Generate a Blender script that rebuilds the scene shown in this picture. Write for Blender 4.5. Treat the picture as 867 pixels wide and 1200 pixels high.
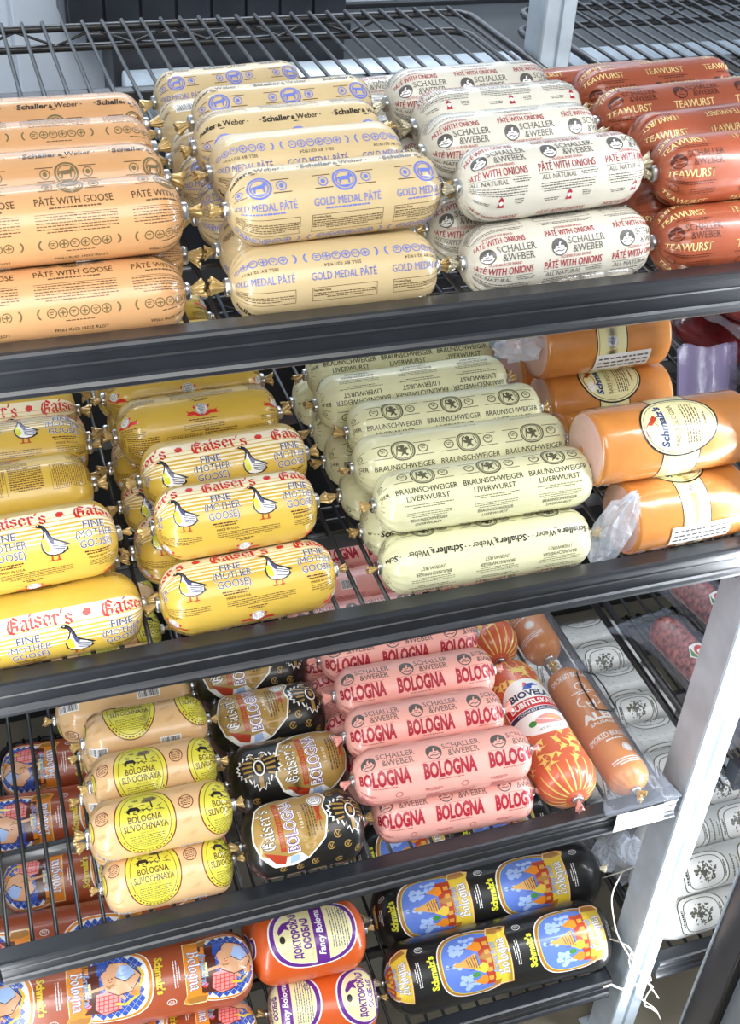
import bpy, bmesh, math, random
from math import sin, cos, pi, radians, sqrt
from mathutils import Vector, Matrix
from mathutils.geometry import tessellate_polygon

S = bpy.context.scene
C = S.collection
for o in list(bpy.data.objects):
    bpy.data.objects.remove(o)

# ---------------------------------------------------------------- camera
cam_d = bpy.data.cameras.new('camera')
cam_d.sensor_fit = 'VERTICAL'
cam_d.sensor_height = 36.0
cam_d.lens = 36.0 * 1393.02 / 1200.0
cam_d.clip_start = 0.02
cam = bpy.data.objects.new('camera', cam_d)
C.objects.link(cam)
CR = ((0.9493964, -0.31033674, 0.04834864),
      (-0.15246105, -0.58994765, -0.79291702),
      (0.27459445, 0.74542128, -0.60740844))
cam.matrix_world = Matrix(((CR[0][0], -CR[1][0], -CR[2][0], 0.0),
                           (CR[0][1], -CR[1][1], -CR[2][1], -0.76),
                           (CR[0][2], -CR[1][2], -CR[2][2], 1.75),
                           (0, 0, 0, 1)))
S.camera = cam

# ---------------------------------------------------------------- world, lights, exposure
w = bpy.data.worlds.new('store_air')
S.world = w
w.use_nodes = True
w.node_tree.nodes['Background'].inputs[0].default_value = (0.86, 0.93, 1.0, 1)
w.node_tree.nodes['Background'].inputs[1].default_value = 0.36

def area(name, loc, target, sx, sy, power, col=(1, 1, 1)):
    l = bpy.data.lights.new(name, 'AREA')
    l.shape = 'RECTANGLE'
    l.size = sx
    l.size_y = sy
    l.energy = power
    l.color = col
    o = bpy.data.objects.new(name, l)
    C.objects.link(o)
    o.location = loc
    d = Vector(target) - Vector(loc)
    o.rotation_euler = d.to_track_quat('-Z', 'Y').to_euler()
    return o
# the store's ceiling panels behind and above the open cooler door
area('store_ceiling_light', (0.1, -1.5, 2.75), (0.3, 0.1, 0.9), 1.6, 1.2, 36, (1.0, 0.985, 0.96))
# vertical lamp strips on the door mullions either side of this bay
area('mullion_lamp_left', (-0.16, -0.20, 0.95), (0.32, 0.14, 0.95), 0.05, 1.7, 7.0, (0.93, 0.97, 1.0))
area('mullion_lamp_right', (0.785, -0.080, 0.98), (0.45, 0.10, 0.98), 0.03, 1.7, 8.0, (0.90, 0.95, 1.0))
area('next_bay_fill_light', (1.48, -0.16, 0.95), (0.95, 0.18, 0.7), 0.05, 1.7, 9.0, (0.93, 0.97, 1.0))  # extra strip added to brighten the salamis in the next bay
# fill light added over the back aisle to brighten the back wall
area('back_wall_fill_light', (0.6, 1.75, 2.75), (0.5, 2.35, 0.9), 2.4, 0.3, 55, (0.90, 0.95, 1.0))

S.view_settings.view_transform = 'Standard'
S.view_settings.look = 'None'
S.view_settings.gamma = 1.0
S.view_settings.exposure = -0.08
S.view_settings.use_curve_mapping = False

# ---------------------------------------------------------------- materials
def lin(c):
    return tuple(((v / 255) / 12.92 if v / 255 <= 0.04045 else ((v / 255 + 0.055) / 1.055) ** 2.4) for v in c)

def mat(name, rgb, rough=0.4, metal=0.0, coat=0.0, var=0.05, vscale=30.0, bump=0.0, bscale=60.0, spec=0.5, crough=0.12):
    m = bpy.data.materials.new(name)
    m.use_nodes = True
    nt = m.node_tree
    b = nt.nodes['Principled BSDF']
    c = lin(rgb)
    b.inputs['Roughness'].default_value = rough
    b.inputs['Metallic'].default_value = metal
    b.inputs['Coat Weight'].default_value = coat
    b.inputs['Coat Roughness'].default_value = crough
    b.inputs['Specular IOR Level'].default_value = spec
    tc = nt.nodes.new('ShaderNodeTexCoord')
    n = nt.nodes.new('ShaderNodeTexNoise')
    n.inputs['Scale'].default_value = vscale
    n.inputs['Detail'].default_value = 3
    nt.links.new(tc.outputs['Object'], n.inputs['Vector'])
    r = nt.nodes.new('ShaderNodeValToRGB')
    r.color_ramp.elements[0].position = 0.3
    r.color_ramp.elements[1].position = 0.7
    r.color_ramp.elements[0].color = (*[max(0, v * (1 - var)) for v in c], 1)
    r.color_ramp.elements[1].color = (*[min(1, v * (1 + var)) for v in c], 1)
    nt.links.new(n.outputs['Fac'], r.inputs['Fac'])
    nt.links.new(r.outputs['Color'], b.inputs['Base Color'])
    if bump:
        n2 = nt.nodes.new('ShaderNodeTexNoise')
        n2.inputs['Scale'].default_value = bscale
        nt.links.new(tc.outputs['Object'], n2.inputs['Vector'])
        bp = nt.nodes.new('ShaderNodeBump')
        bp.inputs['Strength'].default_value = bump
        bp.inputs['Distance'].default_value = 0.004
        nt.links.new(n2.outputs['Fac'], bp.inputs['Height'])
        nt.links.new(bp.outputs['Normal'], b.inputs['Normal'])
    return m

def film(name, rgb=(235, 240, 250), alpha=0.3, rough=0.12, bump=0.4, bscale=70):
    m = mat(name, rgb, rough, 0, 0.3, 0.02, 20, bump, bscale)
    m.node_tree.nodes['Principled BSDF'].inputs['Alpha'].default_value = alpha
    return m

M = {}
def colour(key, rgb, **k):
    M[key] = mat(key, rgb, **k)
FILM = dict(rough=0.33, coat=0.4, bump=0.14, bscale=50)
INK = dict(rough=0.36, coat=0.35)
for key, rgb in dict(casing_peach=(208, 158, 108), casing_gold=(212, 188, 142), casing_pearl=(216, 211, 196),
                     casing_brick=(166, 84, 54), casing_yellow=(214, 178, 74), casing_cream=(228, 226, 184),
                     casing_beige=(222, 182, 132), casing_black=(28, 27, 26), casing_pink=(240, 174, 162),
                     casing_orange=(214, 92, 34), casing_brown=(166, 80, 48), casing_amber=(206, 124, 22),
                     casing_red=(212, 104, 72), casing_chalk=(214, 214, 210), skin_smoked=(204, 134, 70)).items():
    colour(key, rgb, **FILM)
colour('skin_smoked', (208, 136, 68), rough=0.24, coat=0.9, var=0.13, vscale=22, bump=0.22, bscale=34)
for key, rgb in dict(ink_black=(30, 26, 24), ink_brown=(92, 68, 44), ink_olive=(112, 98, 62), ink_blue=(112, 126, 206),
                     ink_grey=(92, 88, 84), ink_crimson=(166, 30, 52), ink_cream=(246, 222, 156), ink_umber=(84, 36, 22),
                     ink_white=(246, 244, 240), ink_stripe=(250, 238, 206), ink_scarlet=(214, 46, 40), ink_slate=(80, 82, 118),
                     ink_lime=(220, 222, 60), ink_moss=(96, 96, 74), ink_lemon=(214, 206, 70), ink_maroon=(112, 40, 36),
                     ink_label_gold=(172, 138, 72), ink_purple=(104, 40, 140), ink_sky=(96, 126, 208), ink_cloud=(166, 192, 236),
                     ink_dome=(214, 160, 70), ink_ochre=(176, 120, 50), ink_ribbon=(228, 196, 60), ink_royal=(48, 84, 176),
                     ink_flesh=(226, 172, 132), ink_green=(70, 140, 60), ink_label_cream=(240, 232, 176), ink_rust=(178, 62, 34),
                     ink_navy=(40, 42, 84), ink_red=(196, 28, 36), ink_orange=(232, 140, 40), ink_crackle=(244, 214, 120),
                     ink_faint=(206, 164, 108), ink_pinkish=(232, 150, 146)).items():
    colour(key, rgb, **INK)
colour('clip_metal', (206, 208, 212), rough=0.28, metal=1.0)
colour('tail_gold', (204, 172, 110), rough=0.25, metal=0.3, coat=0.6)
colour('tail_silver', (206, 196, 168), rough=0.25, metal=0.35, coat=0.5)
colour('tail_pink', (236, 160, 148), rough=0.3, coat=0.5)
colour('shelf_black', (34, 35, 38), rough=0.38, coat=0.2)
colour('rail_black', (30, 33, 39), rough=0.36, coat=0.6, crough=0.3, var=0.3, vscale=18)
colour('steel', (186, 197, 206), rough=0.42, metal=0.25, var=0.12, vscale=25)
colour('paper', (240, 240, 238), rough=0.6)
colour('meat_cut', (206, 166, 152), rough=0.35, coat=0.5)
colour('meat_dark', (104, 32, 34), rough=0.25, coat=0.8, var=0.4, vscale=50, bump=0.4)
colour('meat_salami', (150, 84, 76), rough=0.3, coat=0.6, var=0.85, vscale=170, bump=0.4)
colour('string_white', (232, 226, 214), rough=0.8)
M['plastic'] = film('clear_plastic', alpha=0.09, bump=0.8)
M['plastic_pouch'] = film('pouch_plastic', (216, 226, 244), 0.11, 0.14, 0.7, 60)
M['plastic_crumple'] = film('crumpled_plastic', (226, 234, 246), 0.34, 0.18, 1.0, 120)
M['plastic_violet'] = film('violet_plastic', (150, 140, 176), 0.55, 0.2)

# ---------------------------------------------------------------- object helpers
def link(o, parent=None):
    C.objects.link(o)
    if parent:
        o.parent = parent
    return o

def tag(o, label, cat, group=None):
    o['label'] = label
    o['category'] = cat
    if group:
        o['group'] = group
    return o

def empty(name, loc=(0, 0, 0), rot=(0, 0, 0)):
    o = bpy.data.objects.new(name, None)
    o.empty_display_size = 0.02
    o.location = loc
    o.rotation_euler = rot
    return link(o)

def bm_obj(name, bm, mats, parent=None, smooth=True):
    me = bpy.data.meshes.new(name)
    bm.normal_update()
    bm.to_mesh(me)
    bm.free()
    for m in (mats if isinstance(mats, (list, tuple)) else [mats]):
        me.materials.append(m)
    for p in me.polygons:
        p.use_smooth = smooth
    return link(bpy.data.objects.new(name, me), parent)

def box(bm, x0, y0, z0, x1, y1, z1, bev=0.0, mi=0):
    r = bmesh.ops.create_cube(bm, size=1.0)
    for v in r['verts']:
        v.co = Vector(((x0 + x1) / 2 + v.co.x * (x1 - x0), (y0 + y1) / 2 + v.co.y * (y1 - y0), (z0 + z1) / 2 + v.co.z * (z1 - z0)))
    fs = set(f for v in r['verts'] for f in v.link_faces)
    for f in fs:
        f.material_index = mi
    if bev:
        es = list(set(e for f in fs for e in f.edges))
        bmesh.ops.bevel(bm, geom=es, offset=bev, segments=2, profile=0.5, affect='EDGES')

def tube(bm, pts, r, n=8, cap=True, mi=0):
    pts = [Vector(p) for p in pts]
    rings = []
    prev = None
    for i, p in enumerate(pts):
        a = pts[max(i - 1, 0)]
        b = pts[min(i + 1, len(pts) - 1)]
        t = (b - a).normalized()
        if prev is None:
            u = t.orthogonal().normalized()
        else:
            u = (prev - t * prev.dot(t)).normalized()
        prev = u
        v = t.cross(u)
        rr = r[i] if isinstance(r, (list, tuple)) else r
        rings.append([bm.verts.new(p + (u * cos(2 * pi * k / n) + v * sin(2 * pi * k / n)) * rr) for k in range(n)])
    for a, b in zip(rings, rings[1:]):
        for k in range(n):
            f = bm.faces.new((a[k], a[(k + 1) % n], b[(k + 1) % n], b[k]))
            f.material_index = mi
    if cap:
        bm.faces.new(rings[0][::-1]).material_index = mi
        bm.faces.new(rings[-1]).material_index = mi

def extrude_x(bm, prof, x0, x1, mi=0):
    """closed (y,z) outline swept along x"""
    a = [bm.verts.new((x0, y, z)) for y, z in prof]
    b = [bm.verts.new((x1, y, z)) for y, z in prof]
    n = len(prof)
    for i in range(n):
        bm.faces.new((a[i], a[(i + 1) % n], b[(i + 1) % n], b[i])).material_index = mi
    bm.faces.new(a[::-1]).material_index = mi
    bm.faces.new(b).material_index = mi

def sm(t):
    t = max(0.0, min(1.0, t))
    return t * t * (3 - 2 * t)
# ---------------------------------------------------------------- printed artwork, laid out in millimetres and wrapped on the casing
_TX = {}
def text_mesh(s, bold):
    k = (s, bold)
    if k not in _TX:
        cu = bpy.data.curves.new('type', 'FONT')
        cu.body = s
        cu.size = 1.0
        cu.resolution_u = 2
        cu.offset = bold
        o = bpy.data.objects.new('type', cu)
        C.objects.link(o)
        bpy.context.view_layer.update()
        me = bpy.data.meshes.new_from_object(o.evaluated_get(bpy.context.evaluated_depsgraph_get()))
        vs = [(v.co.x, v.co.y) for v in me.vertices]
        fs = [tuple(p.vertices) for p in me.polygons]
        cnt = {}
        for f in fs:
            for i in range(len(f)):
                e = tuple(sorted((f[i], f[(i + 1) % len(f)])))
                cnt[e] = cnt.get(e, 0) + 1
        edges = [e for e, c in cnt.items() if c == 1]
        bpy.data.objects.remove(o)
        bpy.data.curves.remove(cu)
        bpy.data.meshes.remove(me)
        _TX[k] = (vs, fs, edges)
    return _TX[k]
_h = text_mesh('H', 0.0)[0]
CAP = max(v[1] for v in _h)

NIB = {
 'a': [[(.1, .8), (.3, 1), (.55, .85), (.55, .1), (.7, 0)], [(.55, .55), (.2, .45), (.1, .2), (.3, 0), (.55, .2)]],
 'i': [[(.05, .85), (.2, 1), (.2, .1), (.35, 0)], [(.15, 1.3), (.25, 1.4)]],
 's': [[(.6, .85), (.35, 1), (.1, .8), (.15, .6), (.5, .45), (.55, .2), (.3, 0), (.05, .15)]],
 'e': [[(.15, .5), (.6, .65), (.55, .9), (.3, 1), (.1, .75), (.1, .25), (.3, 0), (.6, .15)]],
 'r': [[(.05, .85), (.2, 1), (.2, .1), (.3, 0)], [(.2, .8), (.45, 1), (.6, .85)]],
 'G': [[(.95, 1.2), (.6, 1.5), (.2, 1.3), (.05, .8), (.15, .25), (.5, 0), (.85, .2), (.85, .6), (.55, .65)], [(.42, 1.3), (.38, .3)], [(.55, 1.1), (.75, .9)]],
 'B': [[(.15, 1.4), (.25, 1.3), (.25, .1), (.1, 0)], [(.25, 1.3), (.55, 1.5), (.8, 1.2), (.6, .85), (.3, .8)], [(.6, .85), (.9, .55), (.75, .1), (.4, 0), (.1, .15)]],
 'o': [[(.3, 1), (.1, .75), (.1, .25), (.3, 0), (.55, .25), (.55, .75), (.3, 1)]],
 'l': [[(.1, 1.4), (.2, 1.5), (.2, .1), (.35, 0)]],
 'g': [[(.55, .9), (.3, 1), (.1, .75), (.1, .3), (.3, .1), (.55, .3)], [(.5, 1), (.55, .8), (.55, -.2), (.3, -.45), (.05, -.3)]],
 'n': [[(.05, .85), (.2, 1), (.2, 0)], [(.2, .8), (.45, 1), (.6, .8), (.6, .1), (.75, 0)]],
 'm': [[(.05, .85), (.2, 1), (.2, 0)], [(.2, .8), (.4, 1), (.52, .8), (.52, 0)], [(.52, .8), (.75, 1), (.88, .8), (.88, .1), (1, 0)]],
 'd': [[(.15, 1.45), (.5, 1.1), (.6, .6), (.5, .2), (.3, 0), (.1, .25), (.1, .7), (.35, .95)]],
 "'": [[(.15, 1.5), (.05, 1.2)]], ' ': []}

class Sheet:
    def __init__(self):
        self.parts = []
        self.stack = [Matrix.Identity(3)]
    def push(self, x=0, y=0, rot=0, sc=1, sy=None):
        m = Matrix(((1, 0, x), (0, 1, y), (0, 0, 1))) @ Matrix(((cos(rot), -sin(rot), 0), (sin(rot), cos(rot), 0), (0, 0, 1))) @ Matrix(((sc, 0, 0), (0, sy or sc, 0), (0, 0, 1)))
        self.stack.append(self.stack[-1] @ m)
    def pop(self):
        self.stack.pop()
    def add(self, vs, fs, m, layer):
        T = self.stack[-1]
        out = [(T[0][0] * x + T[0][1] * y + T[0][2], T[1][0] * x + T[1][1] * y + T[1][2]) for x, y in vs]
        self.parts.append((layer, m, out, fs))
    def poly(self, pts, m, layer=1):
        tri = tessellate_polygon([[Vector((x, y, 0)) for x, y in pts]])
        self.add(pts, [tuple(t) for t in tri], m, layer)
    def rect(self, x0, y0, x1, y1, m, layer=1):
        self.add([(x0, y0), (x1, y0), (x1, y1), (x0, y1)], [(0, 1, 2, 3)], m, layer)
    def ell(self, cx, cy, rx, ry, m, layer=1, n=28, p=2.0):
        def pw(v):
            return math.copysign(abs(v) ** (2 / p), v)
        self.poly([(cx + rx * pw(cos(2 * pi * i / n)), cy + ry * pw(sin(2 * pi * i / n))) for i in range(n)], m, layer)
    def ring(self, cx, cy, rx, ry, wd, m, layer=1, n=28, a0=0, a1=2 * pi, p=2.0):
        def pw(v):
            return math.copysign(abs(v) ** (2 / p), v)
        vs = []
        for i in range(n + 1):
            a = a0 + (a1 - a0) * i / n
            vs += [(cx + rx * pw(cos(a)), cy + ry * pw(sin(a))), (cx + (rx - wd) * pw(cos(a)), cy + (ry - wd) * pw(sin(a)))]
        self.add(vs, [(2 * i, 2 * i + 2, 2 * i + 3, 2 * i + 1) for i in range(n)], m, layer)
    def line(self, pts, wd, m, layer=1):
        for (x0, y0), (x1, y1) in zip(pts, pts[1:]):
            l = sqrt((x1 - x0) ** 2 + (y1 - y0) ** 2) or 1e-6
            ex, ey = (x1 - x0) / l * wd * .3, (y1 - y0) / l * wd * .3
            nx, ny = -(y1 - y0) / l * wd / 2, (x1 - x0) / l * wd / 2
            self.add([(x0 - ex + nx, y0 - ey + ny), (x0 - ex - nx, y0 - ey - ny), (x1 + ex - nx, y1 + ey - ny), (x1 + ex + nx, y1 + ey + ny)], [(0, 1, 2, 3)], m, layer)
    def text(self, s, x, y, h, m, layer=2, w=None, sx=1.0, bold=0.0, shear=0.0, serif=False, al='c', rot=0.0, arc=0.0, outline=None):
        """cap height h, baseline y, optional fitted width w"""
        if bold and ('M' in s or 'W' in s):      # thicken by overprinting, which keeps the letters' inner angles open
            for d in (-1, 1):
                self.push(d * bold * h * .5 * cos(rot), d * bold * h * .5 * sin(rot))
                self.text(s, x, y, h, m, layer, w, sx, 0.0, shear, serif, al, rot, arc, outline if d < 0 else None)
                self.pop()
            return
        vs, fs, edges = text_mesh(s, bold)
        if not vs:
            return
        xs = [v[0] for v in vs]
        x0, x1 = min(xs), max(xs)
        k = h / CAP
        kx = (w / (x1 - x0)) if w else k * sx
        off = {'c': -(x0 + x1) / 2, 'l': -x0, 'r': -x1}[al]
        def f(p):
            px, py = (p[0] + off) * kx, p[1] * k
            px += shear * py
            py += arc * px * px
            return (px, py)
        self.push(x, y, rot)
        if outline:
            if 'M' in s:
                for ax, ay in ((.03, .03), (-.03, .03), (.03, -.03), (-.03, -.03)):
                    self.add([f((v[0] + ax, v[1] + ay)) for v in vs], fs, outline, layer - 1)
            else:
                ov, of, oe = text_mesh(s, bold + 0.028)
                self.add([f(v) for v in ov], of, outline, layer - 1)
        self.add([f(v) for v in vs], fs, m, layer)
        if serif:
            for a, b in edges:
                (xa, ya), (xb, yb) = vs[a], vs[b]
                if abs(ya - yb) < 0.004 and 0.03 < abs(xa - xb) < 0.22:
                    lo, hi = min(xa, xb) - .055, max(xa, xb) + .055
                    if abs(ya) < 0.02:
                        y0, y1 = 0, .045
                    elif abs(ya - CAP) < 0.02:
                        y0, y1 = CAP - .045, CAP
                    else:
                        continue
                    self.add([f(p) for p in ((lo, y0), (hi, y0), (hi, y1), (lo, y1))], [(0, 1, 2, 3)], m, layer)
        self.pop()
    def nib(self, s, x, y, h, m, layer=2, rot=0.0, arc=0.0, sx=1.0, outline=None, wt=.15):
        """broad-nib black letter, x-height h"""
        adv = {'G': 1.1, 'B': 1.05, 'm': 1.12, 'i': .45, 'l': .45, "'": .3, ' ': .5}
        tot = sum(adv.get(c, .78) for c in s)
        self.push(x, y, rot)
        for ps, mm, ll in ([(.2, outline, layer - 1)] if outline else []) + [(0, m, layer)]:
            px = -tot / 2
            for c in s:
                for st in NIB[c]:
                    for (ax, ay), (bx, by) in zip(st, st[1:]):
                        nx, ny = wt + ps * .5, wt * .7 + ps * .4
                        q = [(ax - nx / 2, ay - ny / 2), (bx - nx / 2, by - ny / 2), (bx + nx / 2, by + ny / 2), (ax + nx / 2, ay + ny / 2)]
                        q = [((px + u) * h * sx, v * h) for u, v in q]
                        self.add([(u, v + arc * u * u) for u, v in q], [(0, 1, 2, 3)], mm, ll)
                        for (cx_, cy_) in ((ax, ay), (bx, by)):
                            d = .055 + ps * .22
                            q = [(cx_ - nx / 2 - d * .3, cy_ - ny / 2), (cx_, cy_ - ny / 2 - d), (cx_ + nx / 2 + d * .3, cy_ + ny / 2), (cx_, cy_ + ny / 2 + d)]
                            q = [((px + u) * h * sx, v * h) for u, v in q]
                            self.add([(u, v + arc * u * u) for u, v in q], [(0, 1, 2, 3)], mm, ll)
                px += adv.get(c, .78)
        self.pop()
    def fine(self, x, y, wd, m, layer=1, rows=3, gap=1.7, h=.75, seed=1, al='c'):
        """rows of small print too fine to read"""
        rg = random.Random(seed)
        for r in range(rows):
            rw = wd * (1 if r < rows - 1 else rg.uniform(.5, .9))
            px = x - rw / 2 if al == 'c' else x
            end = px + rw
            while px < end:
                l = min(rg.uniform(1.2, 3.6), end - px)
                self.rect(px, y - r * gap, px + l, y - r * gap + h * rg.uniform(.8, 1.1), m, layer)
                px += l + .6
    def barcode(self, x, y, wd, ht, seed=3, rot=0):
        self.push(x, y, rot)
        self.rect(-wd / 2 - 1.5, -ht / 2 - 1.2, wd / 2 + 1.5, ht / 2 + 1.2, 'ink_white', 1)
        rg = random.Random(seed)
        px = -wd / 2
        while px < wd / 2:
            b = rg.choice((.35, .35, .7, 1.0))
            self.rect(px, -ht / 2, min(px + b, wd / 2), ht / 2, 'ink_black', 2)
            px += b + rg.choice((.35, .5, .8))
        self.pop()
    def nutrition(self, x, y, wd, ht, m='ink_black', rot=0):
        self.push(x, y, rot)
        for a in ((-wd / 2, -ht / 2, wd / 2, -ht / 2 + .35), (-wd / 2, ht / 2 - .35, wd / 2, ht / 2), (-wd / 2, -ht / 2, -wd / 2 + .35, ht / 2), (wd / 2 - .35, -ht / 2, wd / 2, ht / 2)):
            self.rect(*a, m, 1)
        self.text('Nutrition Facts', -wd / 2 + 1, ht / 2 - 3, 1.9, m, 1, al='l', sx=.8, bold=.02)
        n = int((ht - 5) / 1.7)
        self.fine(0, ht / 2 - 5, wd - 2, m, 1, n, 1.7, .7, 5)
        self.pop()
    def seal(self, x, y, r, m, layer=1, inner=True):
        self.ring(x, y, r, r, r * .16, m, layer, 20)
        if inner:
            self.ring(x, y, r * .72, r * .72, r * .1, m, layer, 16)
            self.text('S', x, y - r * .3, r * .6, m, layer, bold=.02)

def soft(p):
    return p

class Kind:
    """one kind of chub: casing, clip and tail meshes shared by all copies"""
    def __init__(self, key, L, R, base, sheet, tail='tail_gold', cap=0.85, pleat=0.05, neck=0.0042, npl=17, bulge=0.004, tails=True, capp=2.3, flat=False, seed=1, clip_r=0.0054, end_mat=None):
        self.key, self.L, self.R = key, L, R
        self.tails = tails
        rg = random.Random(seed)
        ph = [rg.uniform(0, 6.28) for _ in range(6)]
        c = cap * R
        # profile (x,r) by arc length
        prof = []
        nm = 24
        for i in range(nm + 1):
            x = -(L / 2 - c) + (L - 2 * c) * i / nm
            prof.append((x, R * (1 + bulge * (1 - (2 * x / L) ** 2))))
        r1 = prof[-1][1]
        capl = []
        for i in range(1, 23):
            t = sin(i / 22 * pi / 2) if not flat else 1 - (1 - i / 22) ** 1.6
            q = (1 - min(1, t) ** capp)
            r = neck + (r1 - neck) * max(0, q) ** (1 / 2.1)
            capl.append((L / 2 - c + c * t, r))
        prof = [(-x, r) for x, r in capl[::-1]] + prof + capl
        arc = [0]
        for (xa, ra), (xb, rb) in zip(prof, prof[1:]):
            arc.append(arc[-1] + sqrt((xb - xa) ** 2 + (rb - ra) ** 2))
        half = arc[-1] / 2
        self.arc = [a - half for a in arc]
        self.prof = prof
        self.half = half
        body_half = (L / 2 - c)
        self.nrm = []
        for i in range(len(prof)):
            a = prof[max(0, i - 1)]
            b = prof[min(len(prof) - 1, i + 1)]
            dx, dr = b[0] - a[0], b[1] - a[1]
            l = sqrt(dx * dx + dr * dr) or 1
            self.nrm.append((-dr / l, dx / l))
        clen = half - body_half
        def surf(l, phi, off=0.0):
            l = max(-half, min(half, l))
            lo, hi = 0, len(self.arc) - 1
            while hi - lo > 1:
                md = (lo + hi) // 2
                if self.arc[md] <= l:
                    lo = md
                else:
                    hi = md
            t = (l - self.arc[lo]) / max(1e-9, self.arc[hi] - self.arc[lo])
            x = prof[lo][0] * (1 - t) + prof[hi][0] * t
            r = prof[lo][1] * (1 - t) + prof[hi][1] * t
            nx = self.nrm[lo][0] * (1 - t) + self.nrm[hi][0] * t
            nr = self.nrm[lo][1] * (1 - t) + self.nrm[hi][1] * t
            s = sm((abs(l) - body_half + clen * .15) / (clen * 1.0))
            g = 1 if l > 0 else 0
            wv = (abs(sin(npl / 2 * phi + ph[g] + .8 * sin(3 * phi + ph[2 + g]))) - .6) + .4 * sin(5 * phi + ph[4 + g])
            r *= 1 + pleat * s * wv * (1 - .3 * s)
            r *= 1 + .004 * sin(2 * phi + ph[0] + x * 40) + .002 * sin(x * 70 + ph[3]) - .006
            rr = r + nr * off
            return Vector((x + nx * off, -rr * sin(phi), rr * cos(phi)))
        self.surf = surf
        bm = bmesh.new()
        NT = 80
        rings = []
        ls = []
        for i, a in enumerate(self.arc):
            ls.append(a)
        for a in ls:
            rings.append([bm.verts.new(surf(a, 2 * pi * k / NT)) for k in range(NT)])
        for ri, (a, b) in enumerate(zip(rings, rings[1:])):
            for k in range(NT):
                f = bm.faces.new((a[k], b[k], b[(k + 1) % NT], a[(k + 1) % NT]))
                if end_mat and abs(ls[ri]) > body_half + clen * .22:
                    f.material_index = 1
        bm.faces.new(rings[0])
        bm.faces.new(rings[-1][::-1])
        mats = [base] + ([end_mat] if end_mat else [])
        idx = {m: i for i, m in enumerate(mats)}
        # the print
        layers = {}
        for ly, m, vs, fs in (sheet.parts if sheet else []):
            if m not in idx:
                idx[m] = len(mats)
                mats.append(m)
            layers.setdefault(ly, []).append((idx[m], vs, fs))
        for ly in sorted(layers):
            b2 = bmesh.new()
            for mi, vs, fs in layers[ly]:
                vv = [b2.verts.new((x * .001, y * .001, 0)) for x, y in vs]
                for f in fs:
                    try:
                        nf = b2.faces.new([vv[i] for i in f])
                        nf.material_index = mi
                    except ValueError:
                        pass
            lim = half - 0.010
            for sx in (-1, 1):
                bmesh.ops.bisect_plane(b2, geom=b2.verts[:] + b2.edges[:] + b2.faces[:], plane_co=(sx * lim, 0, 0), plane_no=(sx, 0, 0), clear_outer=True)
            if not b2.verts:
                b2.free()
                continue
            ys = [v.co.y for v in b2.verts]
            step = R * 0.07
            y = math.floor(min(ys) / step) * step + step
            while y < max(ys):
                bmesh.ops.bisect_plane(b2, geom=b2.verts[:] + b2.edges[:] + b2.faces[:], plane_co=(0, y, 0), plane_no=(0, 1, 0))
                y += step
            xc = 0.0
            while xc < lim:
                for sx in (-1, 1):
                    bmesh.ops.bisect_plane(b2, geom=b2.verts[:] + b2.edges[:] + b2.faces[:], plane_co=(sx * xc, 0, 0), plane_no=(1, 0, 0))
                xc += 0.0022 if xc > body_half - clen * .2 else 0.009
            off = 0.00014 + 0.00007 * ly
            mp = {}
            for v in b2.verts:
                mp[v] = bm.verts.new(surf(v.co.x, radians(50) - v.co.y / R, off))
            for f in b2.faces:
                vs = [mp[v] for v in f.verts]
                if f.normal.z < 0:
                    vs = vs[::-1]
                nf = bm.faces.new(vs)
                nf.material_index = f.material_index
            b2.free()
        me = bpy.data.meshes.new(key + '_casing')
        bm.normal_update()
        bm.to_mesh(me)
        bm.free()
        for m in mats:
            me.materials.append(M[m])
        for p in me.polygons:
            p.use_smooth = True
        self.casing = me
        # crimped clip
        bm = bmesh.new()
        pr = [(-.0026, .55), (-.0028, .95), (-.0016, 1.12), (.0016, 1.12), (.0028, .95), (.0026, .55)]
        rr = []
        for x, r in pr:
            rr.append([bm.verts.new((x, clip_r * r * math.copysign(abs(cos(a)) ** .7, cos(a)), clip_r * r * 1.15 * math.copysign(abs(sin(a)) ** .7, sin(a)))) for a in [2 * pi * k / 20 for k in range(20)]])
        for a, b in zip(rr, rr[1:]):
            for k in range(20):
                bm.faces.new((a[k], a[(k + 1) % 20], b[(k + 1) % 20], b[k]))
        bm.faces.new(rr[0][::-1])
        bm.faces.new(rr[-1])
        me = bpy.data.meshes.new(key + '_clip')
        bm.normal_update()
        bm.to_mesh(me)
        bm.free()
        me.materials.append(M['clip_metal'])
        for p in me.polygons:
            p.use_smooth = True
        self.clip = me
        # gathered tail, closed pleated fan
        bm = bmesh.new()
        n = 28
        rr = []
        for j, (x, r, am) in enumerate(((0, .0034, .05), (.004, .0042, .22), (.008, .0056, .36), (.0125, .0072, .44), (.0128, .0066, .44), (.006, .0034, .2))):
            rr.append([bm.verts.new((x + .0012 * sin(3 * a + seed) * (x / .012), r * (1 + am * sin(7 * a + seed)) * cos(a), r * .62 * (1 + am * sin(7 * a + seed + .6)) * sin(a))) for a in [2 * pi * k / n for k in range(n)]])
        for a, b in zip(rr, rr[1:]):
            for k in range(n):
                bm.faces.new((a[k], a[(k + 1) % n], b[(k + 1) % n], b[k]))
        bm.faces.new(rr[0][::-1])
        bm.faces.new(rr[-1])
        me = bpy.data.meshes.new(key + '_tail')
        bm.normal_update()
        bm.to_mesh(me)
        bm.free()
        me.materials.append(M[tail])
        for p in me.polygons:
            p.use_smooth = True
        self.tail = me

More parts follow.
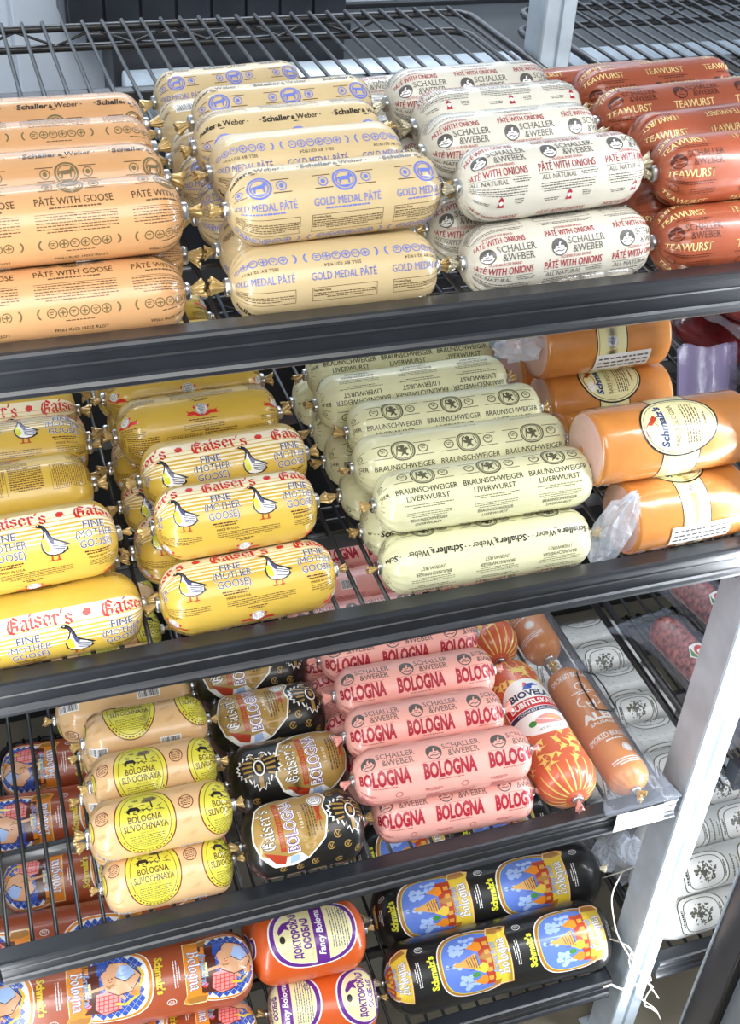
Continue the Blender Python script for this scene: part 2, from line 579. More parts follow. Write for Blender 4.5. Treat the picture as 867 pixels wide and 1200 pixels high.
    def place(self, name, loc, yaw, length, roll, label, group, flip=False, cat='sausage', pitch=0.0, seed=0, tails=None):
        o = empty(name, loc)
        m = Matrix.Rotation(yaw + (pi if flip else 0), 4, 'Z') @ Matrix.Rotation(pitch, 4, 'Y') @ Matrix.Rotation(roll, 4, 'X')
        o.rotation_euler = m.to_euler()
        sx = length / self.L
        o.scale = (sx, 1, 1)
        tag(o, label, cat, group)
        link(bpy.data.objects.new('casing', self.casing), o)
        rg = random.Random(seed * 7 + 3)
        if self.tails if tails is None else tails:
            for s in (-1, 1):
                c = link(bpy.data.objects.new('clip', self.clip), o)
                c.location = (s * (self.L / 2 + .0022), 0, 0)
                c.rotation_euler = (rg.uniform(-.6, .6), 0, 0)
                c.scale = (1 / sx, 1, 1)
                t = link(bpy.data.objects.new('tail', self.tail), o)
                t.location = (s * (self.L / 2 + .0044), 0, 0)
                t.rotation_euler = (rg.uniform(-3, 3), rg.uniform(-.35, .35), (0 if s > 0 else pi) + rg.uniform(-.35, .35))
                k = rg.uniform(.68, .95)
                t.scale = (k / sx, k, k)
        return o
# ---------------------------------------------------------------- the setting
def struct(name, bm, m, smooth=False):
    o = bm_obj(name, bm, m, smooth=smooth)
    o['kind'] = 'structure'
    return o
m_floor = mat('floor_concrete', (122, 114, 98), rough=0.55, var=0.12, vscale=6)
m_wall = mat('wall_panel_white', (224, 234, 246), rough=0.5, var=0.03, vscale=4)
m_dado = mat('wall_panel_grey', (150, 156, 162), rough=0.4, metal=0.3, var=0.06, vscale=8)
m_ceil = mat('ceiling_panel', (214, 218, 222), rough=0.7)
m_store = mat('store_floor_tile', (176, 170, 158), rough=0.4, var=0.06, vscale=5)

bm = bmesh.new(); box(bm, -1.6, -2.6, -.1, 2.8, 2.6, 0.0); struct('floor', bm, m_floor)
bm = bmesh.new()
x = -1.6
while x < 2.8:                     # corrugated white cooler panels
    box(bm, x, 2.4, 0.9 if x > .3 else 0.1, min(x + .246, 2.8), 2.5, 2.9, .006)
    x += .25
box(bm, -1.6, 2.41, 0, 2.8, 2.6, 2.9)
struct('wall_back', bm, m_wall)
bm = bmesh.new(); box(bm, .40, 2.39, 0, 2.8, 2.6, .90, .004); struct('wall_back_dado', bm, m_dado).name = 'trim_1'
bm = bmesh.new(); box(bm, .40, 2.375, .895, 2.8, 2.405, .907, .002); struct('trim_2', bm, M['shelf_black'])
bm = bmesh.new(); box(bm, 2.8, -2.6, -.1, 2.9, 2.6, 2.9); struct('wall_right', bm, m_wall)
bm = bmesh.new(); box(bm, -1.7, -0.2, -.1, -1.6, 2.6, 2.9); struct('wall_left', bm, m_wall)
bm = bmesh.new(); box(bm, -1.7, -0.2, 2.9, 2.9, 2.6, 3.0); struct('ceiling', bm, m_ceil)

# dark slatted unit standing against the back wall, with a steel bumper bar along its foot
root = tag(empty('slatted_cabinet', (0.55, 2.28, 0)), 'black slatted cabinet against the white back wall, behind the top shelf', 'cabinet')
def child(name, bm, m, parent, smooth=True):
    o = bm_obj(name, bm, m, parent, smooth)
    o.location = -parent.location
    return o
m_cab = mat('cabinet_black', (52, 54, 62), rough=0.42, var=0.3, vscale=9)
bm = bmesh.new()
box(bm, .36, 2.18, 0, .94, 2.385, .92, .006)
box(bm, .26, 2.18, .92, .94, 2.385, 1.5, .006)
child('body', bm, m_cab, root)
for k in range(8):
    bm = bmesh.new(); box(bm, .267 + k * .084, 2.166, .925, .267 + k * .084 + .079, 2.182, 1.49, .004)
    child('slat', bm, m_cab, root)
bm = bmesh.new(); box(bm, .30, 2.15, .90, .945, 2.19, .925, .004); child('ledge', bm, M['shelf_black'], root)
bm = bmesh.new()
tube(bm, [(.37, 2.06, .80), (1.0, 2.06, .80), (2.4, 2.06, .80)], .062, 24)
for xx in (.6, 1.3, 2.0):
    box(bm, xx - .02, 2.05, 0.0, xx + .02, 2.09, .78, .004)
tag(bm_obj('bumper_rail', bm, M['steel']), 'round steel bumper rail running along the foot of the back wall', 'rail')

# black sheet added behind the lower shelves to keep the gaps dark
bm = bmesh.new(); box(bm, -1.2, .925, 0, 2.3, .945, .93, .004)
struct('shade_panel', bm, mat('shade_panel_black', (22, 22, 24), rough=0.6))

# galvanised uprights
def upright(x0, y0, label, name='upright_post'):
    root = tag(empty(name, (x0 + .022, y0 + .025, 0)), label, 'post', 'shelf uprights')
    bm = bmesh.new()
    # C-channel outline in plan, swept up: front face with a centre groove
    pl = [(0, .049), (0, .002), (.002, 0), (.019, 0), (.0205, .005), (.0235, .005), (.025, 0), (.042, 0), (.044, .002), (.044, .049), (.034, .049), (.034, .012), (.010, .012), (.010, .049)]
    a = [bm.verts.new((x0 + p[0], y0 + p[1], 0.004)) for p in pl]
    b = [bm.verts.new((x0 + p[0], y0 + p[1], 2.0)) for p in pl]
    n = len(pl)
    for i in range(n):
        bm.faces.new((a[i], a[(i + 1) % n], b[(i + 1) % n], b[i]))
    bmesh.ops.triangle_fill(bm, edges=[bm.edges.get((b[i], b[(i + 1) % n])) for i in range(n)], use_beauty=True)
    bmesh.ops.recalc_face_normals(bm, faces=bm.faces[:])
    child('channel', bm, M['steel'], root, False)
    bm = bmesh.new(); box(bm, x0 - .012, y0 - .010, 0, x0 + .056, y0 + .060, .006, .002)
    child('foot_plate', bm, M['steel'], root)
    return root
upright(.712, 0.0, 'brightly lit galvanised upright post at the right front, leaning across the picture')
upright(.7135, .652, 'galvanised rear upright post at the top, between the two top wire shelves')

# ---------------------------------------------------------------- wire shelves with price rails
def shelf(zr, x0, x1, depth, label, rail_x=None, corner=True, group='wire shelves of the cooler', rods=(0.0644, .0256), barsY=(.16, .40, .622), rise=.0152):
    """zr: underside of the price rail; the wire deck lies 15 mm above it"""
    zd = zr + rise
    root = tag(empty('wire_shelf', ((x0 + x1) / 2, depth / 2, zr)), label, 'shelf', group)
    bm = bmesh.new()
    k0 = math.ceil((x0 + .012 - rods[0]) / rods[1])
    k = k0
    while rods[0] + k * rods[1] < x1 - .010:
        xx = rods[0] + k * rods[1]
        tube(bm, [(xx, .016, zd - .0024), (xx, depth + .004, zd - .0024), (xx, depth + .006, zd - .006)], .0024, 8)
        k += 1
    child('wire_deck', bm, M['shelf_black'], root)
    bm = bmesh.new()
    for dz in (-.009, -.034):
        rr = .03
        pts = [(x0, .02, zd + dz), (x0, depth - rr, zd + dz)]
        pts += [(x0 + rr - rr * cos(a), depth - rr + rr * sin(a), zd + dz) for a in [pi / 2 * i / 5 for i in range(1, 6)]]
        pts += [(x1 - rr + rr * sin(a), depth - rr + rr * cos(a), zd + dz) for a in [pi / 2 * i / 5 for i in range(0, 6)]]
        pts += [(x1, .02, zd + dz)]
        tube(bm, pts, .0052, 8)
    n = int((x1 - x0 - .08) / .05)
    zz = [(x0 + .04 + i * .05, depth, zd + (-.012 if i % 2 else -.031)) for i in range(n + 1)]
    tube(bm, zz, .0022, 6)
    child('rim', bm, M['shelf_black'], root)
    for yb in barsY:
        bm = bmesh.new()
        hw = .0045 if yb < .5 else .010
        box(bm, x0 + .004, yb - hw, zd - .024, x1 - .004, yb + hw, zd - .0048, .0015)
        child('cross_bar', bm, M['shelf_black'], root)
    ra, rb = rail_x or (x0 - .005, x1)
    bm = bmesh.new()
    pr = [(.022, .006), (.022, .0335), (.020, .0355), (.003, .0370), (.0, .0362), (-.0012, .034), (-.0012, .0315), (.0012, .030), (.0016, .0225), (.0004, .0215), (.0004, .0205), (.0018, .0195), (.0018, .0085), (-.0006, .007), (-.0026, .0045), (-.0026, .0015), (-.0012, 0), (.004, 0), (.0045, .004)]
    extrude_x(bm, [(y, zr + z) for y, z in pr], ra, rb)
    bmesh.ops.recalc_face_normals(bm, faces=bm.faces[:])
    child('price_rail', bm, M['rail_black'], root, False)
    return root
s1 = shelf(1.285, -.11, .706, .886, 'top wire shelf of four, carrying peach, gold, white and brick red rolls', rail_x=(-.12, .706))
s2 = shelf(.970, -.11, .706, .70, 'second wire shelf from the top, carrying the yellow goose rolls', rail_x=(-.12, .706), barsY=(.16, .40, .62))
s3 = shelf(.5735, -.105, .706, .70, 'third wire shelf from the top, carrying the pink and black bologna', rail_x=(-.098, .704), barsY=(.16, .40, .62))
s4 = shelf(.172, -.105, .700, .70, 'lowest wire shelf, carrying the brown and blue printed bologna', rail_x=(-.11, .690), barsY=(.16, .40, .62))
shelf(1.285, .785, 1.5, .886, 'top wire shelf of the next bay, right of the rear post', rail_x=(.80, 1.5))
shelf(.97, .785, 1.5, .70, 'wire shelf of the next bay, under dark red vacuum packs', rail_x=(.80, 1.5), barsY=(.16, .40, .62))
shelf(.597, .785, 1.5, .70, 'wire shelf of the next bay, under red salami in clear pouches', rail_x=(.783, 1.5), barsY=(.16, .40, .62))
shelf(.182, .785, 1.5, .70, 'lowest wire shelf of the next bay, right of the front post', rail_x=(.765, 1.5), barsY=(.16, .40, .62))

# door mullion at the lower right
root = tag(empty('door_mullion', (.78, -.13, 0)), 'dark grey cooler door mullion at the lower right corner', 'door frame')
m_mul = mat('mullion_dark', (62, 62, 68), rough=0.32, var=0.12, vscale=12)
m_gask = mat('gasket_black', (18, 18, 20), rough=0.45)
bm = bmesh.new()
box(bm, .729, -.150, 0, .80, -.10, 2.1, .003)
child('frame', bm, m_mul, root)
bm = bmesh.new(); box(bm, .7275, -.1065, 0, .731, -.1035, 2.1, .0008); child('edge_strip', bm, M['steel'], root)
bm = bmesh.new(); box(bm, .727, -.158, 0, .80, -.150, 2.1, .003); child('gasket', bm, m_gask, root)
bm = bmesh.new(); box(bm, .733, -.19, 0, .80, -.158, 2.1, .003); child('face_cover', bm, mat('mullion_grey', (150, 158, 166), rough=0.35, metal=0.4), root)
# ---------------------------------------------------------------- the printed kinds
def medallion(s, x, y, ink, big=10.5, small=4.2):
    s.ring(x, y, big, big * .95, 1.5, ink, 1)
    s.ring(x, y, big - 2.4, big * .95 - 2.2, .8, ink, 1)
    for q in range(4):
        s.line([(x - 5 + q, y - 5 - q * .4), (x + 5 - q, y - 5 - q * .4)], .5, ink, 1)
    s.push(x, y, 0, big / 10)
    s.poly([(-5.4, 2), (3, 2.6), (4.4, 4.6), (6.8, 3.6), (6, 1.4), (4.2, .6), (4, -4), (2.8, -4), (2.6, -.8), (-3, -1), (-3.2, -4), (-4.6, -4), (-4.8, -.6)], ink, 2)
    s.line([(-5.4, 2), (-6.4, -1)], .7, ink, 2)
    s.pop()
    for d in (-1, 1):
        s.ring(x + d * (big + small + 3.2), y, small, small, .8, ink, 1)
        s.poly([(x + d * (big + small + 3.2) + small * .45 * cos(a), y + small * .5 * sin(a)) for a in [i * pi / 3 for i in range(6)]], ink, 1)
        s.line([(x + d * (big + .5), y + big * .55), (x + d * (big + 14), y + big * .55)], .7, 'ink_brown', 1)
        s.line([(x + d * (big + .5), y - big * .55), (x + d * (big + 14), y - big * .55)], .7, 'ink_brown', 1)

def script_logo(s, x, y, h, ink, wd):
    s.text('Schaller', x - wd * .085, y, h, ink, 3, w=wd * .49, bold=.03, shear=.12, al='r')
    s.text('&', x - wd * .035, y, h * .7, ink, 3, bold=.03)
    s.text('Weber', x + wd * .02, y, h, ink, 3, w=wd * .38, bold=.03, shear=.12, al='l')
    s.rect(x - wd * .62, y + h * .35, x - wd * .595, y + h * .52, ink, 3)
    s.rect(x + wd * .44, y + h * .35, x + wd * .465, y + h * .52, ink, 3)
    s.fine(x, y - 2.0, 8, ink, 1, 1)

def serif_logo(s, x, y, h, ink, face='ink_white'):
    """round emblem and two-line serif name"""
    s.ell(x - h * 3.1, y - h * .15, h * 1.35, h * 1.35, ink, 2)
    ex, ey = x - h * 3.1, y - h * .15
    s.poly([(ex + 1.15 * h * cos(a), ey + 1.15 * h * sin(a)) for a in [pi * 1.08 + pi * .84 * i / 12 for i in range(13)]], face, 3)
    s.poly([(ex + a * h, ey + b * h) for a, b in ((-.85, -.3), (-.6, .15), (-.15, .1), (-.05, .55), (.15, .8), (.4, .65), (.2, .5), (.25, .1), (.7, .2), (.9, -.3))], face, 3)
    s.line([(ex - .7 * h, ey - .62 * h), (ex - .2 * h, ey - .5 * h), (ex + .2 * h, ey - .66 * h), (ex + .7 * h, ey - .52 * h)], h * .16, ink, 4)
    s.line([(ex - .4 * h, ey - .16 * h), (ex + .3 * h, ey - .1 * h)], h * .12, ink, 4)
    s.text('SCHALLER', x - h * 1.5, y + h * .12, h * 1.05, ink, 2, w=h * 6.4, al='l', serif=True)
    s.text('&WEBER', x - h * .8, y - h * 1.2, h * 1.05, ink, 2, w=h * 5.3, al='l', serif=True)

def seals_row(s, x, y, ink, n=6, r=3.6):
    for i in range(n):
        xx = x + (i - (n - 1) / 2) * r * 2.15
        s.ring(xx, y, r, r, .75, ink, 1, 18)
        if i % 2:
            s.line([(xx - r * .5, y), (xx + r * .5, y)], .9, ink, 1); s.line([(xx, y - r * .5), (xx, y + r * .5)], .9, ink, 1)
        else:
            s.fine(xx, y + .6, r * 1.1, ink, 1, 2, 1.4, .7, i)
    for d in (-1, 1):
        s.ring(x + d * r * (n + 1) * 1.06, y, r * .9, r * 1.15, 1.2, ink, 1, 10, -1.3 if d > 0 else pi - 1.3, 1.3 if d > 0 else pi + 1.3)

def pate_sheet(name, main, second, dark, per, nutr=True):
    s = Sheet()
    for i in (-2, -1, 0, 1, 2):
        x = i * per
        script_logo(s, x, 38, 5.2, 'ink_black', per * .78)
        medallion(s, x, 22.5, second, 9.5, 4)
        s.text(name, x, 4.5, 5.6, main, 2, w=per * .80, bold=.012)
        s.fine(x, 1.6, per * .6, main, 1, 1, h=1.2, seed=2)
        if nutr:
            s.nutrition(x, -9.5, per * .86, 15, dark)
        else:
            s.line([(x - per * .42, -2.2), (x + per * .42, -2.2)], .35, dark, 1)
            s.fine(x, -4.2, per * .84, dark, 1, 6, 2.1, .7, 3)
        seals_row(s, x, -23.5, second)
        s.fine(x, -30, per * .5, dark, 1, 1, seed=8)
        s.text('LOT# 23261 EST# 19566', x, -36, 2.6, 'ink_black', 1, w=per * .55, rot=pi)
        s.barcode(x + 8, -52, 20, 9, 5 + i)
        s.fine(x - 20, -49, 20, dark, 1, 5)
        s.nutrition(x, 57, per * .8, 11, dark)
        s.text(name, x, 68, 5.6, main, 2, w=per * .80, bold=.012)
        s.text('SELL BY 02/19/24', x, 80, 2.4, 'ink_black', 1, w=per * .45, rot=pi)
        seals_row(s, x, 86, second)
    return s

KINDS = {}
s = pate_sheet('PÂTÉ WITH GOOSE', 'ink_brown', 'ink_olive', 'ink_brown', 70, False)
KINDS['peach'] = Kind('peach', .162, .0285, 'casing_peach', s, 'tail_gold', seed=1, pleat=.08)
s = pate_sheet('GOLD MEDAL PÂTÉ', 'ink_blue', 'ink_blue', 'ink_brown', 65)
KINDS['gold'] = Kind('gold', .166, .0290, 'casing_gold', s, 'tail_gold', seed=2, pleat=.09)

s = Sheet()
for i in (-2, -1, 0, 1, 2):
    x = i * 62
    s.text('OLDENBURGER BRAND', x, 27, 2.0, 'ink_crimson', 2, w=26)
    s.text('PÂTÉ WITH ONIONS', x, 20.5, 5.0, 'ink_crimson', 2, w=44, bold=.03)
    serif_logo(s, x + 4, 12, 5.2, 'ink_grey')
    s.text('OLDENBURGER BRAND', x + 2, 2.2, 2.2, 'ink_crimson', 2, w=28)
    s.text('PÂTÉ WITH ONIONS', x, -5.4, 6.0, 'ink_crimson', 2, w=52, bold=.035)
    s.line([(x - 26, -7.2), (x + 26, -7.2)], .4, 'ink_grey', 1)
    s.text('ALL NATURAL', x - 8, -12.0, 3.6, 'ink_grey', 2, w=32, serif=True)
    s.fine(x + 20, -9.6, 16, 'ink_grey', 1, 2, 1.7)
    s.fine(x, -15.5, 50, 'ink_grey', 1, 4, 2.0, .8, 4)
    s.poly([(x - 1, -31), (x + 5, -31), (x + 3.4, -26), (x + 4.5, -24.6), (x + 2, -21.5), (x - .6, -24.6), (x + .6, -26)], 'ink_crimson', 1)
    s.ell(x + 2, -27, 1.6, 1.8, 'ink_white', 2)
    s.fine(x - 14, -28, 14, 'ink_grey', 1, 2); s.fine(x + 18, -25, 8, 'ink_grey', 1, 3)
    s.nutrition(x, 48, 50, 20, 'ink_grey')
    s.fine(x, 34, 50, 'ink_grey', 1, 2)
    s.barcode(x, -60, 20, 9, i)
    s.text('PÂTÉ WITH ONIONS', x, -46, 5.0, 'ink_crimson', 2, w=44, bold=.03)
    s.fine(x, -50, 50, 'ink_grey', 1, 2)
KINDS['pearl'] = Kind('pearl', .164, .0295, 'casing_pearl', s, 'tail_silver', pleat=.10, seed=3)

s = Sheet()
for i in (-2, -1, 0, 1, 2):
    x = i * 68
    s.text('TEAWURST', x, 18, 6.6, 'ink_cream', 2, w=44, bold=.035)
    s.fine(x + 8, 14.5, 34, 'ink_umber', 1, 2, 1.8, .8, 2)
    serif_logo(s, x + 6, 3.5, 5.4, 'ink_umber', 'casing_brick')
    s.text('TEAWURST', x, -13, 6.6, 'ink_cream', 2, w=44, bold=.035)
    s.fine(x, -17, 46, 'ink_umber', 1, 2, 2, .8, 6)
    s.ring(x - 14, -26, 4.5, 4.5, .6, 'ink_umber', 1); s.fine(x + 12, -24, 24, 'ink_umber', 1, 4, 2)
    s.text('TEAWURST', x, 40, 6, 'ink_cream', 2, w=40, bold=.035, rot=pi)
    s.fine(x, 44, 44, 'ink_umber', 1, 2)
    s.nutrition(x, 60, 46, 18, 'ink_umber')
    s.text('TEAWURST', x, -42, 6.6, 'ink_cream', 2, w=44, bold=.035)
    serif_logo(s, x + 6, -54, 5.4, 'ink_umber', 'casing_brick')
KINDS['brick'] = Kind('brick', .172, .029, 'casing_brick', s, 'tail_silver', pleat=.14, seed=4)

def goose(s, x, y, k=1.0):
    s.push(x, y, 0, k * 1.42, k)
    s.poly([(-4.5, 12.6), (-3, 14), (-1, 14.2), (.8, 12.6), (2.6, 8), (3.6, 3.4), (5.6, .8), (9, -1.4), (13.2, -4.6), (11, -5.2), (12, -8.2), (8.8, -11), (4, -12), (0, -10.4), (-2.2, -6.6), (-2.6, -2), (-1.0, 3), (.2, 7.6), (-.6, 10.8), (-2.2, 11.4)], 'ink_black', 3)
    s.poly([(-.4, 12.6), (1.4, 8), (2.5, 3), (5, -.4), (8, -2.2), (11, -4.8), (10.4, -8), (8, -10.2), (4, -11), (.6, -9.6), (-1.3, -6.4), (-1.7, -2.2), (-.2, 3), (1.0, 7.6), (.3, 10.8)], 'ink_white', 4)
    s.poly([(-.2, 12.4), (1.7, 8), (2.9, 3.2), (5, 0), (4.4, -3.4), (2.6, -1.4), (1.6, 3), (.9, 7.8)], 'ink_slate', 5)
    s.poly([(-1.6, 1.2), (.2, 2.8), (1.8, -2), (2.2, -7), (.4, -8.6), (-1.4, -5.8)], 'ink_lime', 5)
    for q in range(4):
        yy = -2.2 - q * 1.7
        s.line([(3.4 + q * .2, yy), (6.5, yy - 1.1), (10.6 - q * .4, yy - 3.0 + q * .5)], .75, 'ink_slate', 6)
    s.poly([(-6.2, 12.2), (-3.4, 13.4), (-3.4, 12)], 'ink_orange', 5)
    s.ell(-2.2, 13.1, .4, .4, 'ink_white', 5)
    for lx in (2.4, 6):
        s.line([(lx, -11.4), (lx, -15)], .9, 'ink_rust', 3)
        s.poly([(lx - 2.6, -15.8), (lx + 1.6, -15.8), (lx + .3, -14.4)], 'ink_rust', 3)
    s.pop()

def ribbon_seal(s, x, y, k=1.0):
    s.push(x, y, 0, k)
    for d in (-1, 1):
        s.poly([(d * 4, -4.4), (d * 8, -2.2), (d * 12.5, -2.6), (d * 15.5, -1), (d * 13.6, -3.8), (d * 16, -6), (d * 12, -6.2), (d * 7.8, -6), (d * 4, -8)], 'ink_scarlet', 2)
        s.poly([(d * 4, -4.4), (d * 8.4, 2.6), (d * 6.6, 4.2), (d * 4.4, .4)], 'ink_scarlet', 1)
    s.poly([(-5, -7.6), (5, -7.6), (5, -4), (-5, -4)], 'ink_scarlet', 2)
    s.ell(0, 0, 6.2, 6.2, 'ink_white', 3); s.ring(0, 0, 5.7, 5.7, .5, 'ink_grey', 4)
    s.fine(0, 3, 7.4, 'ink_grey', 4, 5, 1.5, .7)
    s.pop()

s = Sheet()
per = 77
for i in (-2, -1, 0, 1, 2):
    x = i * per
    s.rect(x - per / 2, 19, x + per / 2, 37, 'ink_stripe', 1)
    for q in range(4):
        s.rect(x - per / 2, 15.2 - q * 3.5, x + per / 2, 17.2 - q * 3.5 - q * .25, 'ink_stripe', 1)
    s.rect(x - per / 2, 22.2, x + per / 2, 23.2, 'casing_yellow', 2); s.rect(x - per / 2, 26.6, x + per / 2, 27.2, 'casing_yellow', 2)
    s.nib("Gaiser's", x - 6, 24.5, 8.6, 'ink_scarlet', 4, arc=-.004, sx=1.08, wt=.2)
    s.poly([(x + 28, 30), (x + 31, 33), (x + 35, 32), (x + 35.5, 28.4), (x + 32, 26), (x + 29, 27)], 'ink_scarlet', 4)
    for q, (t, yy, ww) in enumerate((('FINE', 11.6, 19), ('(MOTHER', 3.2, 35), ('GOOSE)', -5.2, 30))):
        s.text(t, x - 18, yy, 6.4, 'ink_slate', 4, w=ww, serif=True, bold=.012, outline='ink_white')
    s.fine(x - 18, -9.6, 24, 'ink_umber', 2, 2, 2.2, 1.2, 2); s.text('MADE IN U.S.A.', x - 16, -16, 2.2, 'ink_umber', 2, w=22, bold=.02)
    goose(s, x + 15, 6.0, 1.12)
    s.fine(x + 4, -18.6, 62, 'ink_brown', 1, 4, 1.9, .7, 3)
    s.fine(x, -27.5, 18, 'ink_umber', 1, 2, 2, 1.0, 4)
    ribbon_seal(s, x, -39, 1.0)
    s.fine(x, -50, 28, 'ink_umber', 1, 2, 2.0, .9, 5); s.fine(x, -55, 40, 'ink_brown', 1, 4, 1.9, .7, 6)
    s.nutrition(x - 20, -76, 26, 34, 'ink_umber', rot=-pi / 2); s.fine(x + 16, -62, 32, 'ink_umber', 1, 12, 2.2, 1.0, 8)
    s.barcode(x, 98, 22, 10, i + 9)
    s.fine(x, 66, 50, 'ink_umber', 1, 4)
KINDS['goose'] = Kind('goose', .160, .034, 'casing_yellow', s, 'tail_gold', cap=.8, pleat=.09, seed=5)

def shield(s, x, y, ink):
    s.ring(x, y, 12, 10.4, 1.3, ink, 2, 30, p=2.3); s.ring(x, y, 10.0, 8.6, .7, ink, 2, 30, p=2.3)
    s.line([(x - 7, y - 4), (x - 5, y + 5), (x - 6, y + 1), (x - 3, y + 6)], .9, ink, 2); s.line([(x + 6, y + 5), (x + 7, y + 1), (x + 7.5, y - 3)], .8, ink, 2)
    s.poly([(x + a, y + b) for a, b in ((-3, -6), (-1, -2), (-4.5, -1), (-5.5, 2), (-2, 1.2), (-3, 4.5), (0, 6.2), (2.2, 4.4), (1.2, 2), (4, 3), (5.5, .5), (3, 0), (2.6, -3), (5, -4.5), (3, -6), (1, -3.4))], ink, 2)
    for d in (-1, 1):
        s.ring(x + d * 20, y, 5, 4.4, 1.0, ink, 1); s.fine(x + d * 20, y + 1, 5, ink, 1, 2, 1.6, .9)
        for e in (-1, 1):
            s.line([(x + d * 11.5, y + e * 6.5), (x + d * 29, y + e * 6.5)], .7, ink, 1)

s = Sheet()
for i in (-2, -1, 0, 1, 2):
    x = i * 66
    for oy in (0, -95):
        shield(s, x, 20 + oy, 'ink_moss')
        s.text('BRAUNSCHWEIGER', x, 1.5 + oy, 5.2, 'ink_black', 2, w=60, bold=.012)
        s.text('LIVERWURST', x, -6.2 + oy, 5.0, 'ink_black', 2, w=42, bold=.01)
        s.fine(x, -10.5 + oy, 48, 'ink_moss', 1, 2, 2.2, .8, 3)
    script_logo(s, x, -49, 6.2, 'ink_black', 58)
    s.fine(x, -18, 44, 'ink_moss', 1, 3, 2.1, .7, 7)
    s.text('LIVERWURST', x, -33, 3.4, 'ink_black', 2, w=26); s.text('BRAUNSCHWEIGER', x, -27.4, 3.4, 'ink_black', 2, w=36)
    s.text('SELL BY 02/19/24', x, 43, 2.2, 'ink_brown', 1, w=30, rot=pi)
KINDS['cream'] = Kind('cream', .218, .0303, 'casing_cream', s, 'tail_gold', pleat=.09, seed=6, cap=.8)

# smoked baby bologna: oval paper label and band around a cut log
s = Sheet()
s.rect(-20, -122, 20, 122, 'ink_black', 1); s.rect(-18.6, -122, 18.6, 122, 'ink_label_cream', 2); s.rect(-17, -122, -16.2, 122, 'ink_ochre', 3)
s.push(0, 6, 0, 1.22)
s.push(0, -6)
s.ell(0, 6, 33, 27, 'ink_black', 3, 40); s.ell(0, 6, 31.4, 25.4, 'ink_label_cream', 4, 40); s.ring(0, 6, 30, 24, .6, 'ink_olive', 5, 40)
s.text("Schmalz's", -11, 6, 6.0, 'ink_navy', 6, w=36, rot=pi / 2, bold=.03, shear=.2, outline='ink_cloud')
s.text('BABY BOLOGNA', -1, 6, 4.2, 'ink_brown', 6, w=36, rot=pi / 2, serif=True)
s.push(4, 6, pi / 2); s.fine(0, -2, 34, 'ink_brown', 6, 6, 2.4, 1.2, 3); s.fine(0, -19, 26, 'ink_olive', 6, 1, 2, 1.6, 4); s.pop()
s.ell(-22, -3, 4, 5, 'ink_white', 6); s.poly([(-27, 8), (-20, 16), (-17, 13), (-23, 7)], 'ink_rust', 6); s.ring(-23, 3, 6, 7, .7, 'ink_rust', 6)
s.pop(); s.pop()
for yy in (-34, -78):
    s.ell(0, yy, 7, 6, 'ink_white', 3); s.ring(0, yy, 6.4, 5.4, .6, 'ink_cloud', 4); s.fine(0, yy + 2.5, 9, 'ink_slate', 4, 4, 1.7)
KINDS['smoked'] = Kind('smoked', .170, .0385, 'skin_smoked', s, cap=.30, pleat=.0, neck=.004, flat=True, tails=False, bulge=.004, capp=3.2, seed=7, end_mat='meat_cut')

# beige rolls with yellow oval labels
s = Sheet()
for i in (-1, 0, 1):
    for oy in (0, -102):
        x = i * 88 - 18
        y0 = oy + 2
        s.ell(x, y0, 32, 41, 'ink_maroon', 1, 40); s.ell(x, y0, 30.6, 39.6, 'ink_lemon', 2, 40); s.ring(x, y0, 26.4, 34.5, .7, 'ink_maroon', 3, 40)
        rg = random.Random(4)      # pastoral pen drawing
        for q in range(34):
            a, b = rg.uniform(-19, 19), rg.uniform(9, 26)
            if (a / 24) ** 2 + (b / 32) ** 2 < .86:
                s.line([(x + a, y0 + b), (x + a + rg.uniform(-3, 3), y0 + b + rg.uniform(-1, 2)), (x + a + rg.uniform(1, 4), y0 + b + rg.uniform(-2, 2))], rg.uniform(.5, 1.1), 'ink_black' if q % 3 else 'ink_olive', 3)
        s.poly([(x - 2, y0 + 21), (x + 4, y0 + 27), (x + 11, y0 + 28), (x + 16, y0 + 24), (x + 12, y0 + 21), (x + 5, y0 + 20)], 'ink_olive', 3)
        s.line([(x + 8, y0 + 21), (x + 9, y0 + 13)], 1.6, 'ink_black', 3)
        s.poly([(x - 18, y0 + 12), (x - 14, y0 + 17), (x - 6, y0 + 16.5), (x - 3, y0 + 12), (x - 6, y0 + 10), (x - 7, y0 + 12.5), (x - 14, y0 + 12.5), (x - 15, y0 + 9)], 'ink_black', 4)
        s.text('BOLOGNA', x, y0 - .4, 6.6, 'ink_umber', 4, w=35, serif=True, bold=.015)
        s.text('SLIVOCHNAYA', x, y0 - 9, 6.6, 'ink_umber', 4, w=46, serif=True, bold=.015)
        s.text('MADE IN USA', x, y0 - 12.6, 1.8, 'ink_olive', 4, w=14)
        s.fine(x, y0 - 15.4, 36, 'ink_olive', 3, 7, 2.2, .9, 6)
        for q in range(15):
            a = radians(212 + q * 8.3)
            s.push(x + 28.4 * cos(a), y0 + 37 * sin(a), a + pi / 2); s.rect(-1.1, -.8, 1.1, .8, 'ink_maroon', 3); s.pop()
        xs = x + 44
        s.ring(xs, y0 + 12, 8, 8, 1, 'ink_maroon', 1); s.fine(xs, y0 + 16, 11, 'ink_maroon', 1, 5, 2.0, 1.0, 2)
        for a, b in ((-2, -8), (2, -24), (-4, 28)):
            s.push(xs + a, y0 + b, .45); s.fine(0, 0, 13, 'ink_faint', 1, 2, 2.2, 1.2, 4); s.pop()
        s.barcode(xs, y0 - 50, 22, 10, 5)
KINDS['beige'] = Kind('beige', .150, .0325, 'casing_beige', s, 'tail_gold', pleat=.09, seed=8, cap=.75)

